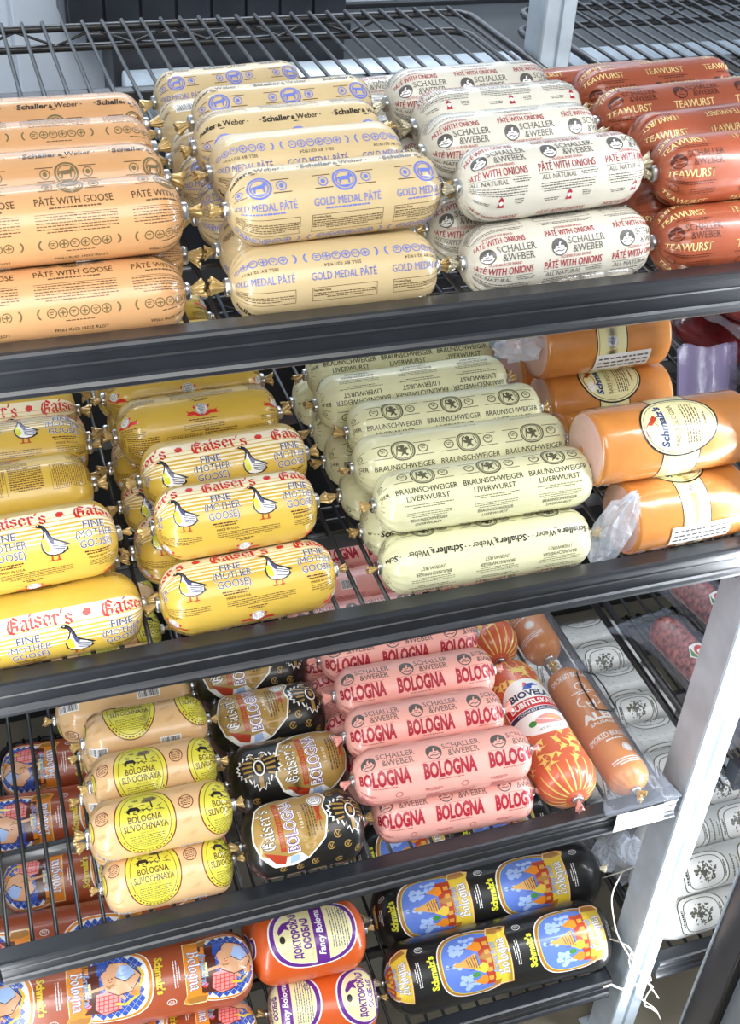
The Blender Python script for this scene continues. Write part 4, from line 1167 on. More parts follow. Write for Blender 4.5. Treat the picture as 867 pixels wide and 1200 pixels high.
# where each roll lies: kind, centre (m), turn about the vertical, length
POSE = {
    'A1': ('peach', 0.0581, 0.0509, 1.3297, 0.0035, 0.1608),
    'A2': ('peach', 0.0649, 0.0741, 1.3825, 0.0267, 0.1579),
    'A3': ('peach', 0.0673, 0.1514, 1.3781, 0.0216, 0.1546),
    'A4': ('peach', 0.0694, 0.2126, 1.3790, 0.0065, 0.1522),
    'A5': ('peach', 0.0725, 0.2735, 1.3783, 0.0069, 0.1521),
    'B1': ('gold', 0.2569, 0.0508, 1.3302, 0.0066, 0.1655),
    'B2': ('gold', 0.2635, 0.0764, 1.3830, 0.0681, 0.1708),
    'B3': ('gold', 0.2629, 0.1521, 1.3810, 0.0610, 0.1618),
    'B4': ('gold', 0.2622, 0.2108, 1.3810, 0.0890, 0.1633),
    'B5': ('gold', 0.2755, 0.2762, 1.3788, 0.0922, 0.1677),
    'B6': ('gold', 0.2705, 0.4810, 1.3302, 0.1405, 0.1597),
    'B7': ('gold', 0.2500, 0.3914, 1.3302, 0.1319, 0.1410),
    'C1': ('pearl', 0.4493, 0.0544, 1.3307, 0.0704, 0.1681),
    'C2': ('pearl', 0.4458, 0.0771, 1.3859, 0.0982, 0.1647),
    'C3': ('pearl', 0.4455, 0.1574, 1.3839, 0.0764, 0.1624),
    'C4': ('pearl', 0.4597, 0.2171, 1.3839, 0.0691, 0.1619),
    'C5': ('pearl', 0.4538, 0.2768, 1.3840, 0.0526, 0.1609),
    'C6': ('pearl', 0.4648, 0.4230, 1.3307, 0.0758, 0.1742),
    'D1': ('brick', 0.6239, 0.0512, 1.3302, -0.0132, 0.1663),
    'D2': ('brick', 0.6294, 0.0803, 1.3810, 0.0374, 0.1691),
    'D3': ('brick', 0.6378, 0.1447, 1.3791, 0.0930, 0.1630),
    'D4': ('brick', 0.6406, 0.2090, 1.3795, 0.0921, 0.1751),
    'D5': ('brick', 0.6481, 0.2727, 1.3795, 0.0842, 0.1723),
    'D6': ('brick', 0.6654, 0.4222, 1.3302, 0.0924, 0.1774),
    'E1': ('goose', 0.0026, 0.0558, 1.0202, 0.0343, 0.1669),
    'E2': ('goose', -0.0044, 0.0803, 1.0843, 0.0473, 0.1544),
    'E3': ('goose', -0.0111, 0.1650, 1.0798, 0.0360, 0.1477),
    'E4': ('goose', -0.0100, 0.2338, 1.0798, -0.0285, 0.1530),
    'E5': ('goose', -0.0111, 0.3026, 1.0798, -0.0339, 0.1505),
    'F1': ('goose', 0.1851, 0.0557, 1.0202, 0.0329, 0.1641),
    'F2': ('goose', 0.1831, 0.0930, 1.0779, 0.0178, 0.1490),
    'F3': ('goose', 0.1890, 0.1679, 1.0779, 0.0471, 0.1617),
    'F4': ('goose', 0.1792, 0.2430, 1.0813, 0.0204, 0.1628),
    'F5': ('goose', 0.1808, 0.3433, 1.0202, -0.0333, 0.1652),
    'F6': ('goose', 0.1776, 0.3119, 1.0814, -0.0069, 0.1634),
    'G1': ('cream', 0.4227, 0.0527, 1.0165, -0.0187, 0.2153),
    'G2': ('cream', 0.4255, 0.0790, 1.0718, -0.0167, 0.2214),
    'G3': ('cream', 0.4266, 0.1446, 1.0697, -0.0145, 0.2259),
    'G4': ('cream', 0.4335, 0.2058, 1.0696, -0.0231, 0.2118),
    'G5': ('cream', 0.4193, 0.2670, 1.0696, 0.0069, 0.2162),
    'G6': ('cream', 0.4257, 0.3284, 1.0696, -0.0083, 0.2163),
    'H1': ('smoked', 0.6365, 0.0578, 1.0247, 0.0186, 0.1390),
    'H2': ('smoked', 0.6180, 0.0845, 1.0978, 0.0031, 0.1798),
    'H3': ('smoked', 0.6346, 0.1860, 1.0247, -0.0442, 0.1527),
    'H4': ('smoked', 0.6549, 0.2665, 1.0247, -0.0399, 0.1601),
    'H5': ('smoked', 0.6422, 0.2805, 1.1012, 0.0093, 0.1630),
    'I1': ('beige', 0.0884, 0.0537, 0.6222, -0.0151, 0.1423),
    'I2': ('beige', 0.0893, 0.0821, 0.6814, -0.0156, 0.1544),
    'I3': ('beige', 0.0934, 0.1483, 0.6810, -0.0063, 0.1402),
    'I4': ('beige', 0.0950, 0.2141, 0.6803, -0.0111, 0.1434),
    'I5': ('beige', 0.0814, 0.3144, 0.6222, -0.0070, 0.1705),
    'J1': ('black', 0.2438, 0.0591, 0.6312, -0.0059, 0.1399),
    'J2': ('black', 0.2518, 0.1495, 0.6312, -0.0044, 0.1468),
    'J3': ('black', 0.2463, 0.2349, 0.6312, 0.0173, 0.1458),
    'J4': ('black', 0.2449, 0.3189, 0.6312, -0.0140, 0.1474),
    'K1': ('pink', 0.4277, 0.0572, 0.6225, -0.0660, 0.1958),
    'K2': ('pink', 0.4120, 0.0647, 0.6883, -0.0562, 0.2105),
    'K3': ('pink', 0.4135, 0.1310, 0.6882, -0.0529, 0.1935),
    'K4': ('pink', 0.4257, 0.1974, 0.6882, -0.0442, 0.2031),
    'K5': ('pink', 0.4276, 0.2638, 0.6882, -0.0313, 0.2075),
    'O0': ('brown', 0.0380, 0.0701, 0.2358, -0.0869, 0.2994),
    'O1': ('brown', 0.0246, 0.1180, 0.3192, -0.0771, 0.3374),
    'O2': ('brown', -0.0034, 0.2619, 0.2358, -0.0761, 0.3418),
    'O3': ('brown', 0.0499, 0.3579, 0.2358, -0.0786, 0.3312),
    'O4': ('brown', 0.0168, 0.4763, 0.2358, -0.0729, 0.3570),
    'O5': ('brown', 0.0666, 0.5727, 0.2358, -0.0772, 0.3373),
    'P1': ('orange', 0.2704, 0.1172, 0.3162, -0.0553, 0.1575),
    'P2': ('orange', 0.2799, 0.0674, 0.2352, -0.1220, 0.1487),
    'Q1': ('blue', 0.5390, 0.0672, 0.2382, -0.0355, 0.3383),
    'Q2': ('blue', 0.5629, 0.1665, 0.2382, -0.0339, 0.3543),
    'Q3': ('blue', 0.5610, 0.2677, 0.2382, -0.0345, 0.3479),
    'P3': ('orange', 0.2789, 0.1920, 0.2352, -0.0662, 0.1597),
    'Ou1': ('brown', 0.0400, 0.1655, 0.2358, -0.0811, 0.3211),
    'F7': ('goose', 0.1770, 0.4250, 1.0202, 0.0000, 0.1620),
    'F8': ('goose', 0.1810, 0.5000, 1.0202, 0.0000, 0.1620),
    'F9': ('goose', 0.1750, 0.5750, 1.0202, 0.0000, 0.1620),
    'I6': ('beige', 0.0770, 0.3798, 0.6222, 0.0000, 0.1500),
    'I7': ('beige', 0.0750, 0.4456, 0.6222, 0.0000, 0.1500),
    'I8': ('beige', 0.0790, 0.5150, 0.6222, 0.0000, 0.1500),
    'K6': ('pink', 0.4190, 0.3881, 0.6225, 0.0000, 0.2020),
    'K7': ('pink', 0.4110, 0.4544, 0.6225, 0.0000, 0.2020),
    'K8': ('pink', 0.4210, 0.5208, 0.6225, 0.0000, 0.2020),
    'Au1': ('peach', 0.0691, 0.1123, 1.3297, 0.0000, 0.1583),
    'Au2': ('peach', 0.0647, 0.1827, 1.3297, 0.0000, 0.1628),
    'Au3': ('peach', 0.0648, 0.2425, 1.3297, 0.0000, 0.1606),
    'Au4': ('peach', 0.0679, 0.3046, 1.3297, 0.0000, 0.1651),
    'Bu1': ('gold', 0.2611, 0.1141, 1.3302, 0.0000, 0.1629),
    'Bu2': ('gold', 0.2598, 0.1815, 1.3302, 0.0000, 0.1692),
    'Bu3': ('gold', 0.2525, 0.2431, 1.3302, 0.0000, 0.1615),
    'Bu4': ('gold', 0.2588, 0.3091, 1.3302, 0.0000, 0.1629),
    'Cu1': ('pearl', 0.4377, 0.1172, 1.3307, 0.0000, 0.1577),
    'Cu2': ('pearl', 0.4477, 0.1844, 1.3307, 0.0000, 0.1612),
    'Cu3': ('pearl', 0.4505, 0.2441, 1.3307, 0.0000, 0.1646),
    'Cu4': ('pearl', 0.4395, 0.3037, 1.3307, 0.0000, 0.1581),
    'Cu5': ('pearl', 0.4438, 0.3634, 1.3307, 0.0000, 0.1645),
    'Du1': ('brick', 0.6344, 0.1122, 1.3302, 0.0000, 0.1729),
    'Du2': ('brick', 0.6302, 0.1771, 1.3302, 0.0000, 0.1728),
    'Du3': ('brick', 0.6318, 0.2408, 1.3302, 0.0000, 0.1690),
    'Du4': ('brick', 0.6296, 0.3045, 1.3302, 0.0000, 0.1688),
    'Du5': ('brick', 0.6359, 0.3632, 1.3302, 0.0000, 0.1694),
    'Eu1': ('goose', -0.0088, 0.1244, 1.0202, 0.0000, 0.1612),
    'Eu2': ('goose', -0.0168, 0.1994, 1.0202, 0.0000, 0.1588),
    'Eu3': ('goose', -0.0169, 0.2682, 1.0202, 0.0000, 0.1587),
    'Eu4': ('goose', -0.0061, 0.3371, 1.0202, 0.0000, 0.1606),
    'Fu1': ('goose', 0.1713, 0.1305, 1.0202, 0.0000, 0.1576),
    'Fu2': ('goose', 0.1719, 0.2057, 1.0202, 0.0000, 0.1596),
    'Fu3': ('goose', 0.1707, 0.2745, 1.0202, 0.0000, 0.1565),
    'Gu1': ('cream', 0.4244, 0.1138, 1.0165, 0.0000, 0.2184),
    'Gu2': ('cream', 0.4206, 0.1751, 1.0165, 0.0000, 0.2179),
    'Gu3': ('cream', 0.4183, 0.2364, 1.0165, 0.0000, 0.2107),
    'Gu4': ('cream', 0.4277, 0.2977, 1.0165, 0.0000, 0.2219),
    'Gu5': ('cream', 0.4180, 0.3591, 1.0165, 0.0000, 0.2137),
    'Iu1': ('beige', 0.0846, 0.1182, 0.6222, 0.0000, 0.1467),
    'Iu2': ('beige', 0.0889, 0.1834, 0.6222, 0.0000, 0.1525),
    'Iu3': ('beige', 0.0915, 0.2492, 0.6222, 0.0000, 0.1459),
    'Ku1': ('pink', 0.4198, 0.1229, 0.6225, 0.0000, 0.2047),
    'Ku2': ('pink', 0.4092, 0.1891, 0.6225, 0.0000, 0.1983),
    'Ku3': ('pink', 0.4085, 0.2554, 0.6225, 0.0000, 0.2046),
    'Ku4': ('pink', 0.4106, 0.3218, 0.6225, 0.0000, 0.2022),
}
# ---------------------------------------------------------------- the rolls on the shelves
# id: (which print line (mm) shows, at what angle from the top (deg), turned end for end, label)
P_ = 'peach-gold roll with green seals'
G_ = 'pale gold roll with blue medals'
W_ = 'pearl-white roll with red print'
T_ = 'brick-red roll with cream capitals'
EY = 'yellow goose roll'
CR = 'cream roll with grey lion shields'
SM = 'smoked tan log with cream band'
BE = 'beige roll with yellow oval labels'
BK = 'black roll with a gold label'
PK = 'pink bologna roll with red capitals'
BR = 'brown roll with blue lozenge pictures'
OR_ = 'orange roll with purple-edged label'
BL = 'black roll with blue sky pictures'
ta = ' of the upper left stack'
INFO = {
 'A1': (4.5, 18, 0, P_ + ', bottom one at the front rail, top left'),
 'A2': (4.5, 40, 0, P_ + ', right above the front bottom one, top left'),
 'A3': (38, 17, 0, P_ + ', second of the upper layer, top left'),
 'A4': (-23.5, 33, 0, P_ + ', third of the upper layer, seals facing up'),
 'A5': (38, 31, 0, P_ + ', rearmost of the upper layer, top left'),
 'B1': (68, 66, 0, G_ + ', bottom one at the front rail, upside-down date print'),
 'B2': (4.5, 74, 0, G_ + ', on top at the front, script above medals'),
 'B3': (86, 33, 0, G_ + ', second of the upper layer, blue seals up'),
 'B4': (38, 37, 0, G_ + ', third of the upper layer, black script on top'),
 'B5': (22.5, 38, 0, G_ + ', fourth of the upper layer, blue medals on top'),
 'B6': (38, 4, 0, G_ + ', rearmost of its stack, set further left'),
 'B7': (-52, 22, 0, G_ + ', low at the back, barcodes up'),
 'C1': (12, 55, 0, W_ + ', bottom one at the front rail'),
 'C2': (12, 22, 0, W_ + ', on top at the front, emblems up'),
 'C3': (20.5, 32, 0, W_ + ', second of the upper layer from the front'),
 'C4': (-26, 36, 0, W_ + ', third of the upper layer, small red gnome on top'),
 'C5': (20.5, 30, 0, W_ + ', fourth of the upper layer from the front'),
 'C6': (12, 25, 0, W_ + ', rearmost, peeking out on the left behind the others'),
 'D1': (18, 22, 0, T_ + ', bottom one at the front rail, top shelf right'),
 'D2': (3.5, 46, 0, T_ + ', on top at the front of the right-hand stack'),
 'D3': (40, 12, 0, T_ + ', second of the upper layer, capitals upside down'),
 'D4': (3.5, 24, 0, T_ + ', third of the upper layer from the front'),
 'D5': (18, 36, 0, T_ + ', fourth of the upper layer from the front'),
 'D6': (18, 28, 0, T_ + ', rearmost, peeking out on the left'),
 'E1': (25.5, 52, 0, EY + ', bottom one at the rail, left edge of second shelf'),
 'E2': (25.5, 12, 0, EY + ', second up from the rail, at the left edge'),
 'E3': (-74, 26, 0, EY + ' with its nutrition table facing up, left edge'),
 'E4': (6.5, 8, 0, EY + ', behind the nutrition table one at the left edge'),
 'E5': (44, 22, 0, EY + ', rearmost at the left edge, plain yellow side up'),
 'F1': (6.5, 24, 0, EY + ', bottom one at the rail, second stack from the left'),
 'F2': (6.5, 36, 0, EY + ', right above the front bottom one, second stack'),
 'F3': (6.5, 50, 0, EY + ', second of the upper layer, second stack from the left'),
 'F4': (-39, 30, 0, EY + ' turned to its red ribbon seal, second stack from the left'),
 'F5': (-56, 20, 0, EY + ', low behind the one with the ribbon seal'),
 'F6': (-39, 58, 0, EY + ', under the top shelf rail, second stack'),
 'G1': (-48, -32, 1, CR + ', bottom one at the rail, print upside down'),
 'G2': (1.5, 40, 0, CR + ', on top at the front, two lines of capitals'),
 'G3': (20, 32, 0, CR + ', second of the upper layer from the front'),
 'G4': (20, 22, 0, CR + ', third of the upper layer from the front'),
 'G5': (-6.2, -40, 1, CR + ', fourth of the upper layer, capitals upside down'),
 'G6': (1.5, 46, 0, CR + ', rearmost, right under the top shelf rail'),
 'H1': (-34, 22, 0, SM + ', bottom one at the rail beside crumpled plastic'),
 'H2': (6, 36, 0, SM + ', on top at the front, oval label facing up'),
 'H3': (-60, 34, 0, SM + ', low behind the front top one, band showing'),
 'H4': (6, 14, 0, SM + ', second from the back, oval label half showing'),
 'H5': (-60, 40, 0, SM + ', rearmost, white price sticker at its lower side'),
 'I1': (2, 27, 0, BE + ', bottom one at the rail of the third shelf'),
 'I2': (2, 34, 0, BE + ', right above the front bottom one'),
 'I3': (2, 33, 0, BE + ', second of the upper layer from the front'),
 'I4': (2, -18, 0, BE + ', rear one of the upper layer, label tipped back'),
 'I5': (-48, 20, 0, BE + ', low at the back, barcode facing up'),
 'J1': (2, 26, 0, BK + ', front one at the rail'),
 'J2': (-128, 33, 0, BK + ', second from the front, white eagle on its left half'),
 'J3': (2, 18, 0, BK + ', third from the front, label on its left end'),
 'J4': (2, 22, 0, BK + ', rearmost, half under the shelf rail above'),
 'K1': (-2, 50, 0, PK + ', bottom one at the rail'),
 'K2': (-2, 44, 0, PK + ', right above the front bottom one'),
 'K3': (-2, 44, 0, PK + ', second of the upper layer from the front'),
 'K4': (-2, 42, 0, PK + ', third of the upper layer from the front'),
 'K5': (16, 32, 0, PK + ', rearmost, under the shelf rail above'),
 'O0': (6, 30, 1, BR + ', lowest one at the bottom edge of the picture'),
 'O1': (6, -26, 1, BR + ', on top at the front, lower left corner'),
 'O2': (6, 58, 0, BR + ', right behind the top front one, mostly hidden'),
 'O3': (6, 26, 0, BR + ', third from the front, seen through the wire shelf'),
 'O4': (-151, 36, 0, BR + ', fourth from the front, seen through the wire shelf'),
 'O5': (6, 30, 0, BR + ', rearmost seen through the wire shelf'),
 'P1': (10, 18, 0, OR_ + ', upper one with its label facing up'),
 'P2': (-138, 20, 0, OR_ + ', lower one, plain orange between two labels'),
 'P3': (10, 60, 0, OR_ + ', behind the other two, almost hidden by the rail'),
 'Q1': (-151, 30, 0, BL + ', front one on the lowest shelf'),
 'Q2': (6, 33, 0, BL + ', second from the front, string at its right end'),
 'Q3': (6, 38, 0, BL + ', rearmost, just showing under the rail above'),
}
GROUPS = dict(A='peach-gold rolls', B='pale gold rolls', C='pearl-white rolls', D='brick-red rolls', E='yellow goose rolls', F='yellow goose rolls', G='cream lion-shield rolls', H='smoked bologna logs',
              I='beige oval-label rolls', J='black gold-label rolls', K='pink bologna rolls', O='brown lozenge rolls', P='orange purple-label rolls', Q='black sky-picture rolls')
UNDER = dict(A=P_, B=G_, C=W_, D=T_, E=EY, F=EY, G=CR, I=BE, K=PK, O=BR)
ORD = ['', 'first', 'second', 'third', 'fourth', 'fifth']
WHERE = dict(A='far left of the top shelf', B='pale gold stack', C='pearl-white stack', D='brick-red stack', E='left edge of the second shelf', F='second goose stack', G='cream stack', I='beige stack', K='pink stack', O='lower left corner')
REAR = {
 'F7': (-39, 30, 0, EY + ' far back, glimpsed through the gap in the top shelf, nearest one'),
 'F8': (-60, 25, 0, EY + ' far back, glimpsed through the gap in the top shelf, middle one'),
 'F9': (-39, 20, 0, EY + ' far back, glimpsed through the gap in the top shelf, rearmost'),
 'I6': (-48, 20, 0, BE + ', far back, glimpsed through the second shelf, nearest one'),
 'I7': (2, 40, 0, BE + ', far back, glimpsed through the second shelf, middle one'),
 'I8': (-48, 30, 0, BE + ', far back, glimpsed through the second shelf, rearmost'),
 'K6': (-2, 40, 0, PK + ', far back, glimpsed through the second shelf, nearest one'),
 'K7': (62, 30, 0, PK + ', far back, its barcode glimpsed through the second shelf'),
 'K8': (-2, 30, 0, PK + ', far back, glimpsed through the second shelf, rearmost'),
}
ROLLS = {}
rg = random.Random(21)
for n, (kind, x, y, z, yaw, ln) in POSE.items():
    K = KINDS[kind]
    c = n[0]
    if n in INFO:
        yp, ph, fl, lab = INFO[n]
    elif n not in REAR:
        i = int(n[2:])
        yp, ph, fl = rg.choice((-30, -52, 60, 4, 20)), 35, 0
        lab = '%s, bottom layer, %s from the rail, %s' % (UNDER[c].split(' with ')[0], ORD[i + 1 if i < 5 else 5], WHERE[c])
        if i == 5:
            lab = '%s, bottom layer, the furthest back, %s' % (UNDER[c].split(' with ')[0], WHERE[c])
    if n in REAR:
        yp, ph, fl, lab = REAR[n]
    roll = radians(ph - 50) + yp * .001 / K.R
    name = {'smoked': 'bologna_log', 'pink': 'bologna_roll', 'brown': 'bologna_roll', 'blue': 'bologna_roll', 'black': 'bologna_roll', 'orange': 'bologna_roll', 'beige': 'bologna_roll',
            'cream': 'liverwurst_roll', 'goose': 'liverwurst_roll', 'brick': 'spread_roll'}.get(kind, 'pate_roll')
    ROLLS[n] = K.place(name, (x, y, z), yaw, ln, roll, lab, GROUPS[c], bool(fl), seed=sum(map(ord, n)))

# rolls lying front to back on the third shelf
zd3 = .5735 + .0152
def tilt_place(kind, name, x, y0, y1, z, lab, group, yp, dx=0.0, pitch=0.0, tails=None):
    K = KINDS[kind]
    return K.place(name, (x, (y0 + y1) / 2, z), pi / 2 + dx, (y1 - y0), radians(-50) + yp * .001 / K.R + radians(0), lab, group, pitch=pitch, seed=int(x * 1000 + y0 * 100), tails=tails)
L1 = tilt_place('crackle', 'bologna_roll', .570, .020, .240, zd3 + .0400, 'red roll with yellow crackle and a round white label, end towards us', 'red crackle rolls', 2, .02)
L2 = tilt_place('crackle', 'bologna_roll', .574, .260, .480, zd3 + .0395, 'red roll with yellow crackle behind the one with the white label', 'red crackle rolls', -90, 0)
A1_ = tilt_place('amber', 'bologna_roll', .650, .020, .222, zd3 + .0300, 'amber roll with white print in a clear pouch, end towards us', 'amber rolls in pouches', 2, .03)
A2_ = tilt_place('amber', 'bologna_roll', .646, .256, .456, zd3 + .0300, 'amber roll with white horns emblem, behind the other amber roll', 'amber rolls in pouches', -20, 0)

def pouch_mesh(L, wd, R, flat=.22, drop=.95, nx=30, nt=24, seed=0):
    """clear vacuum pouch: a flattened tube, wide and flat at both ends"""
    bm = bmesh.new()
    rg = random.Random(seed)
    ph = [rg.uniform(0, 6) for _ in range(4)]
    rings = []
    for i in range(nx + 1):
        t = i / nx
        e = sm(min(t, 1 - t) / flat)
        hz = .0012 + (R - .0012) * e
        hy = wd + (R * 1.06 - wd) * e * .55
        x = (t - .5) * L
        zc = -(R * .98 - hz) * drop * (1 - e)
        rings.append([bm.verts.new((x, hy * cos(a) * (1 + .02 * sin(5 * t * 6 + ph[0])), zc + hz * math.copysign(abs(sin(a)) ** .9, sin(a)) + .0015 * (1 - e) * sin(a * 0 + 9 * hy * cos(a) / wd + ph[1] + t * 20))) for a in [2 * pi * k / nt for k in range(nt)]])
    for a, b in zip(rings, rings[1:]):
        for k in range(nt):
            bm.faces.new((a[k], b[k], b[(k + 1) % nt], a[(k + 1) % nt]))
    bm.faces.new(rings[0]); bm.faces.new(rings[-1][::-1])
    return bm
def add_pouch(root, L, wd, R, m='plastic', flat=.22, seed=0, dx=0.0, drop=.95):
    bm = pouch_mesh(L, wd, R, flat, drop, seed=seed)
    o = bm_obj('clear_pouch', bm, M[m], None)
    o.parent = root
    rm = root.rotation_euler.to_matrix().to_4x4()
    S_ = Matrix.Diagonal((1 / root.scale[0], 1, 1, 1))
    roll_inv = rm.inverted() @ Matrix.Rotation(math.atan2(rm[1][0], rm[0][0]), 4, 'Z')
    o.matrix_basis = S_ @ roll_inv @ Matrix.Translation((dx, 0, 0))
    return o
add_pouch(A1_, .250, .052, .0288, 'plastic_pouch', .16, seed=1, drop=.2)
add_pouch(A2_, .245, .046, .0288, 'plastic_pouch', .16, seed=2, drop=.4)
# ---------------------------------------------------------------- next bay to the right of the post
s = Sheet()
for oy in (0,):
    s.poly([(-16, -15), (-14, 12), (0, 20), (14, 12), (16, -15), (0, -19)], 'ink_white', 2)
    s.ell(0, 2, 11, 9, 'ink_scarlet', 3); s.text('B', 0, -4, 11, 'ink_white', 4, bold=.08, rot=0)
    s.poly([(-15, -10), (15, -10), (15, -15), (0, -18.5), (-15, -15)], 'ink_green', 3)
    s.poly([(-13, 11), (0, 18), (13, 11), (6, 12.5), (-6, 12.5)], 'ink_green', 3)
M['casing_salami'] = M['meat_salami']
KINDS['salami'] = Kind('salami', .17, .024, 'casing_salami', s, cap=1.0, pleat=.05, seed=21, tails=False)
def salami(x, y, z, yaw, label, roll=0.0, pitch=0.0):
    o = KINDS['salami'].place('salami', (x, y, z), yaw, .17, radians(-50) + roll, label, 'red salami in clear pouches', pitch=pitch)
    add_pouch(o, .25, .054, .0255, 'plastic_pouch', .30, seed=int(x * 99))
    return o
salami(.822, .172, .642, pi / 2 + .16, 'red marbled salami in a clear pouch beside the post, nearer one', .15)
salami(.905, .258, .642, pi / 2 + .22, 'red marbled salami in a clear pouch beside the post, farther one', .15)
salami(.846, .004, .660, pi / 2 + .08, 'red salami in a clear pouch right of the bright post', .1)

zr = .182 + .0152
CH = KINDS['chalk']
ys0 = [.056 + .0645 * i for i in range(10)]
tags0 = ['at the front rail of the next bay', 'second in the bottom row of the next bay', 'third in the bottom row of the next bay', 'fourth in the bottom row of the next bay',
         'fifth in the bottom row of the next bay', 'sixth in the bottom row, seen through the wires', 'seventh in the bottom row, seen through the wires', 'eighth in the bottom row, seen through the wires',
         'ninth in the bottom row, seen through the wires', 'last in the bottom row, seen through the wires']
WHITE = []
rg = random.Random(4)
for i, y in enumerate(ys0):
    o = CH.place('salami', (.907 + rg.uniform(-.006, .006), y, zr + .0322), rg.uniform(-.006, .006), .25, radians(rg.choice((-16, -2, 8))) + .004 / .03 + (0 if i != 0 else -.12),
                 'white-dusted salami, ' + tags0[i], 'white salamis', bool(i % 2 and i > 1), seed=i, tails=False)
    WHITE.append(o)
for i, y in enumerate((.0885, .153, .2175)):
    o = CH.place('salami', (.915 + .006 * i, y, zr + .0325 + .0545), .0, .25, radians(-8) + .004 / .03, 'white-dusted salami in a clear bag, upper row, %s from the rail' % ('first', 'second', 'third')[i], 'white salamis', False, seed=40 + i, tails=False)
    WHITE.append(o)
for i in (3, 5, 7, 9, 11, 12):
    add_pouch(WHITE[i], .335, .042, .0312, 'plastic', .22, seed=i)

# dark red vacuum packs on the next bay's second shelf
def lump(rx, ry, rz, seed, n=28):
    bm = bmesh.new()
    rg = random.Random(seed)
    ph = [rg.uniform(0, 6) for _ in range(6)]
    rows = []
    for i in range(n + 1):
        a = -pi / 2 + pi * i / n
        rr = []
        for k in range(n * 2):
            b = pi * k / n
            d = 1 + .09 * sin(3 * b + ph[0] + 2 * a) + .07 * sin(5 * a + ph[1] + b) + .04 * sin(9 * b + ph[2]) * cos(a)
            ca = math.copysign(abs(cos(a)) ** .7, cos(a))
            rr.append(bm.verts.new((rx * d * ca * cos(b), ry * d * ca * sin(b), rz * (d * math.copysign(abs(sin(a)) ** .8, sin(a))))))
        rows.append(rr)
    for a, b in zip(rows, rows[1:]):
        for k in range(n * 2):
            try:
                bm.faces.new((a[k], a[(k + 1) % (n * 2)], b[(k + 1) % (n * 2)], b[k]))
            except ValueError:
                pass
    bmesh.ops.remove_doubles(bm, verts=bm.verts[:], dist=1e-5)
    return bm
def pack(x, y, z, rx, ry, rz, seed, label, yaw=0):
    root = tag(empty('vacuum_pack', (x, y, z), (0, 0, yaw)), label, 'meat pack', 'dark red vacuum packs')
    bm_obj('meat', lump(rx, ry, rz, seed), M['meat_dark'], root)
    bm = bmesh.new()
    n = 40
    top = []
    for j, (sc, zz) in enumerate(((1.0, -rz * .35), (1.28, -rz * .30), (1.30, -rz * .33), (1.0, -rz * .42))):
        top.append([bm.verts.new((rx * sc * math.copysign(abs(cos(2 * pi * k / n)) ** .5, cos(2 * pi * k / n)), ry * sc * math.copysign(abs(sin(2 * pi * k / n)) ** .5, sin(2 * pi * k / n)), zz + .004 * sin(7 * k / n * 6.28 + seed) * (sc - 1) * 4)) for k in range(n)])
    for a, b in zip(top, top[1:]):
        for k in range(n):
            bm.faces.new((a[k], b[k], b[(k + 1) % n], a[(k + 1) % n]))
    bm_obj('seal_edge', bm, M['plastic'], root)
    return root
zp = .97 + .0152
pack(.905, .20, zp + .041, .085, .075, .034, 3, 'dark red meat pack at the front, right of the smoked logs')
pack(.92, .39, zp + .043, .085, .08, .036, 5, 'dark red meat pack behind the front one, in shadow')
pack(.90, .34, zp + .118, .075, .075, .030, 8, 'dark red meat pack lying on top of the others')
# violet plastic sleeve leaning on the packs
root = tag(empty('plastic_sleeve', (.80, .262, zp)), 'empty violet plastic sleeve standing behind the smoked logs', 'plastic bag')
bm = bmesh.new()
for s_ in (0, 1):
    g = []
    for i in range(9):
        g.append([bm.verts.new((-.035 + .085 * i / 8, .004 * s_ + .006 * sin(i * .9) + .03 * j / 8, .002 + .075 * j / 8 + .003 * sin(i * 1.4))) for j in range(9)])
    for a, b in zip(g, g[1:]):
        for j in range(8):
            bm.faces.new((a[j], b[j], b[j + 1], a[j + 1]))
o = bm_obj('sleeve', bm, M['plastic_violet'], root)
# another log behind the rear one
KINDS['smoked'].place('bologna_log', (.655, .35, zp + .0395), .0, .165, .3, 'smoked tan log at the very back, in the shadow of the top shelf', 'smoked bologna logs', seed=77)

# ---------------------------------------------------------------- plastic ends, stickers, string
def crumple(name, c, size, seed, parent=None, m='plastic_crumple', n=9, squash=(1, 1, 1)):
    bm = bmesh.new()
    rg = random.Random(seed)
    g = []
    for i in range(n + 1):
        row = []
        for k in range(n * 2):
            a = pi * i / n
            b = pi * k / n
            d = 1 + rg.uniform(-.22, .22)
            row.append(bm.verts.new((size[0] * d * sin(a) * cos(b), size[1] * d * sin(a) * sin(b), size[2] * d * cos(a))))
        g.append(row)
    for a, b in zip(g, g[1:]):
        for k in range(n * 2):
            bm.faces.new((a[k], b[k], b[(k + 1) % (n * 2)], a[(k + 1) % (n * 2)]))
    bmesh.ops.remove_doubles(bm, verts=bm.verts[:], dist=.0012)
    o = bm_obj(name, bm, M[m], None, False)
    if parent:
        o.parent = parent
        o.matrix_basis = parent.matrix_basis.inverted() @ Matrix.Translation(c)
    else:
        o.location = c
    return o
def basis(o):
    return Matrix.LocRotScale(o.location, o.rotation_euler, o.scale)
def crumple_on(root, c, size, seed, name='plastic_end', tilt=0):
    o = crumple(name, (0, 0, 0), size, seed)
    o.parent = root
    o.matrix_basis = basis(root).inverted() @ Matrix.Translation(c) @ Matrix.Rotation(tilt, 4, 'Y')
crumple_on(ROLLS['H1'], (.552, .036, 1.030), (.016, .016, .040), 5, tilt=.45)
crumple_on(ROLLS['H5'], (.540, .262, 1.112), (.030, .016, .014), 6)
crumple_on(ROLLS['H2'], (.532, .076, 1.075), (.012, .018, .012), 7)
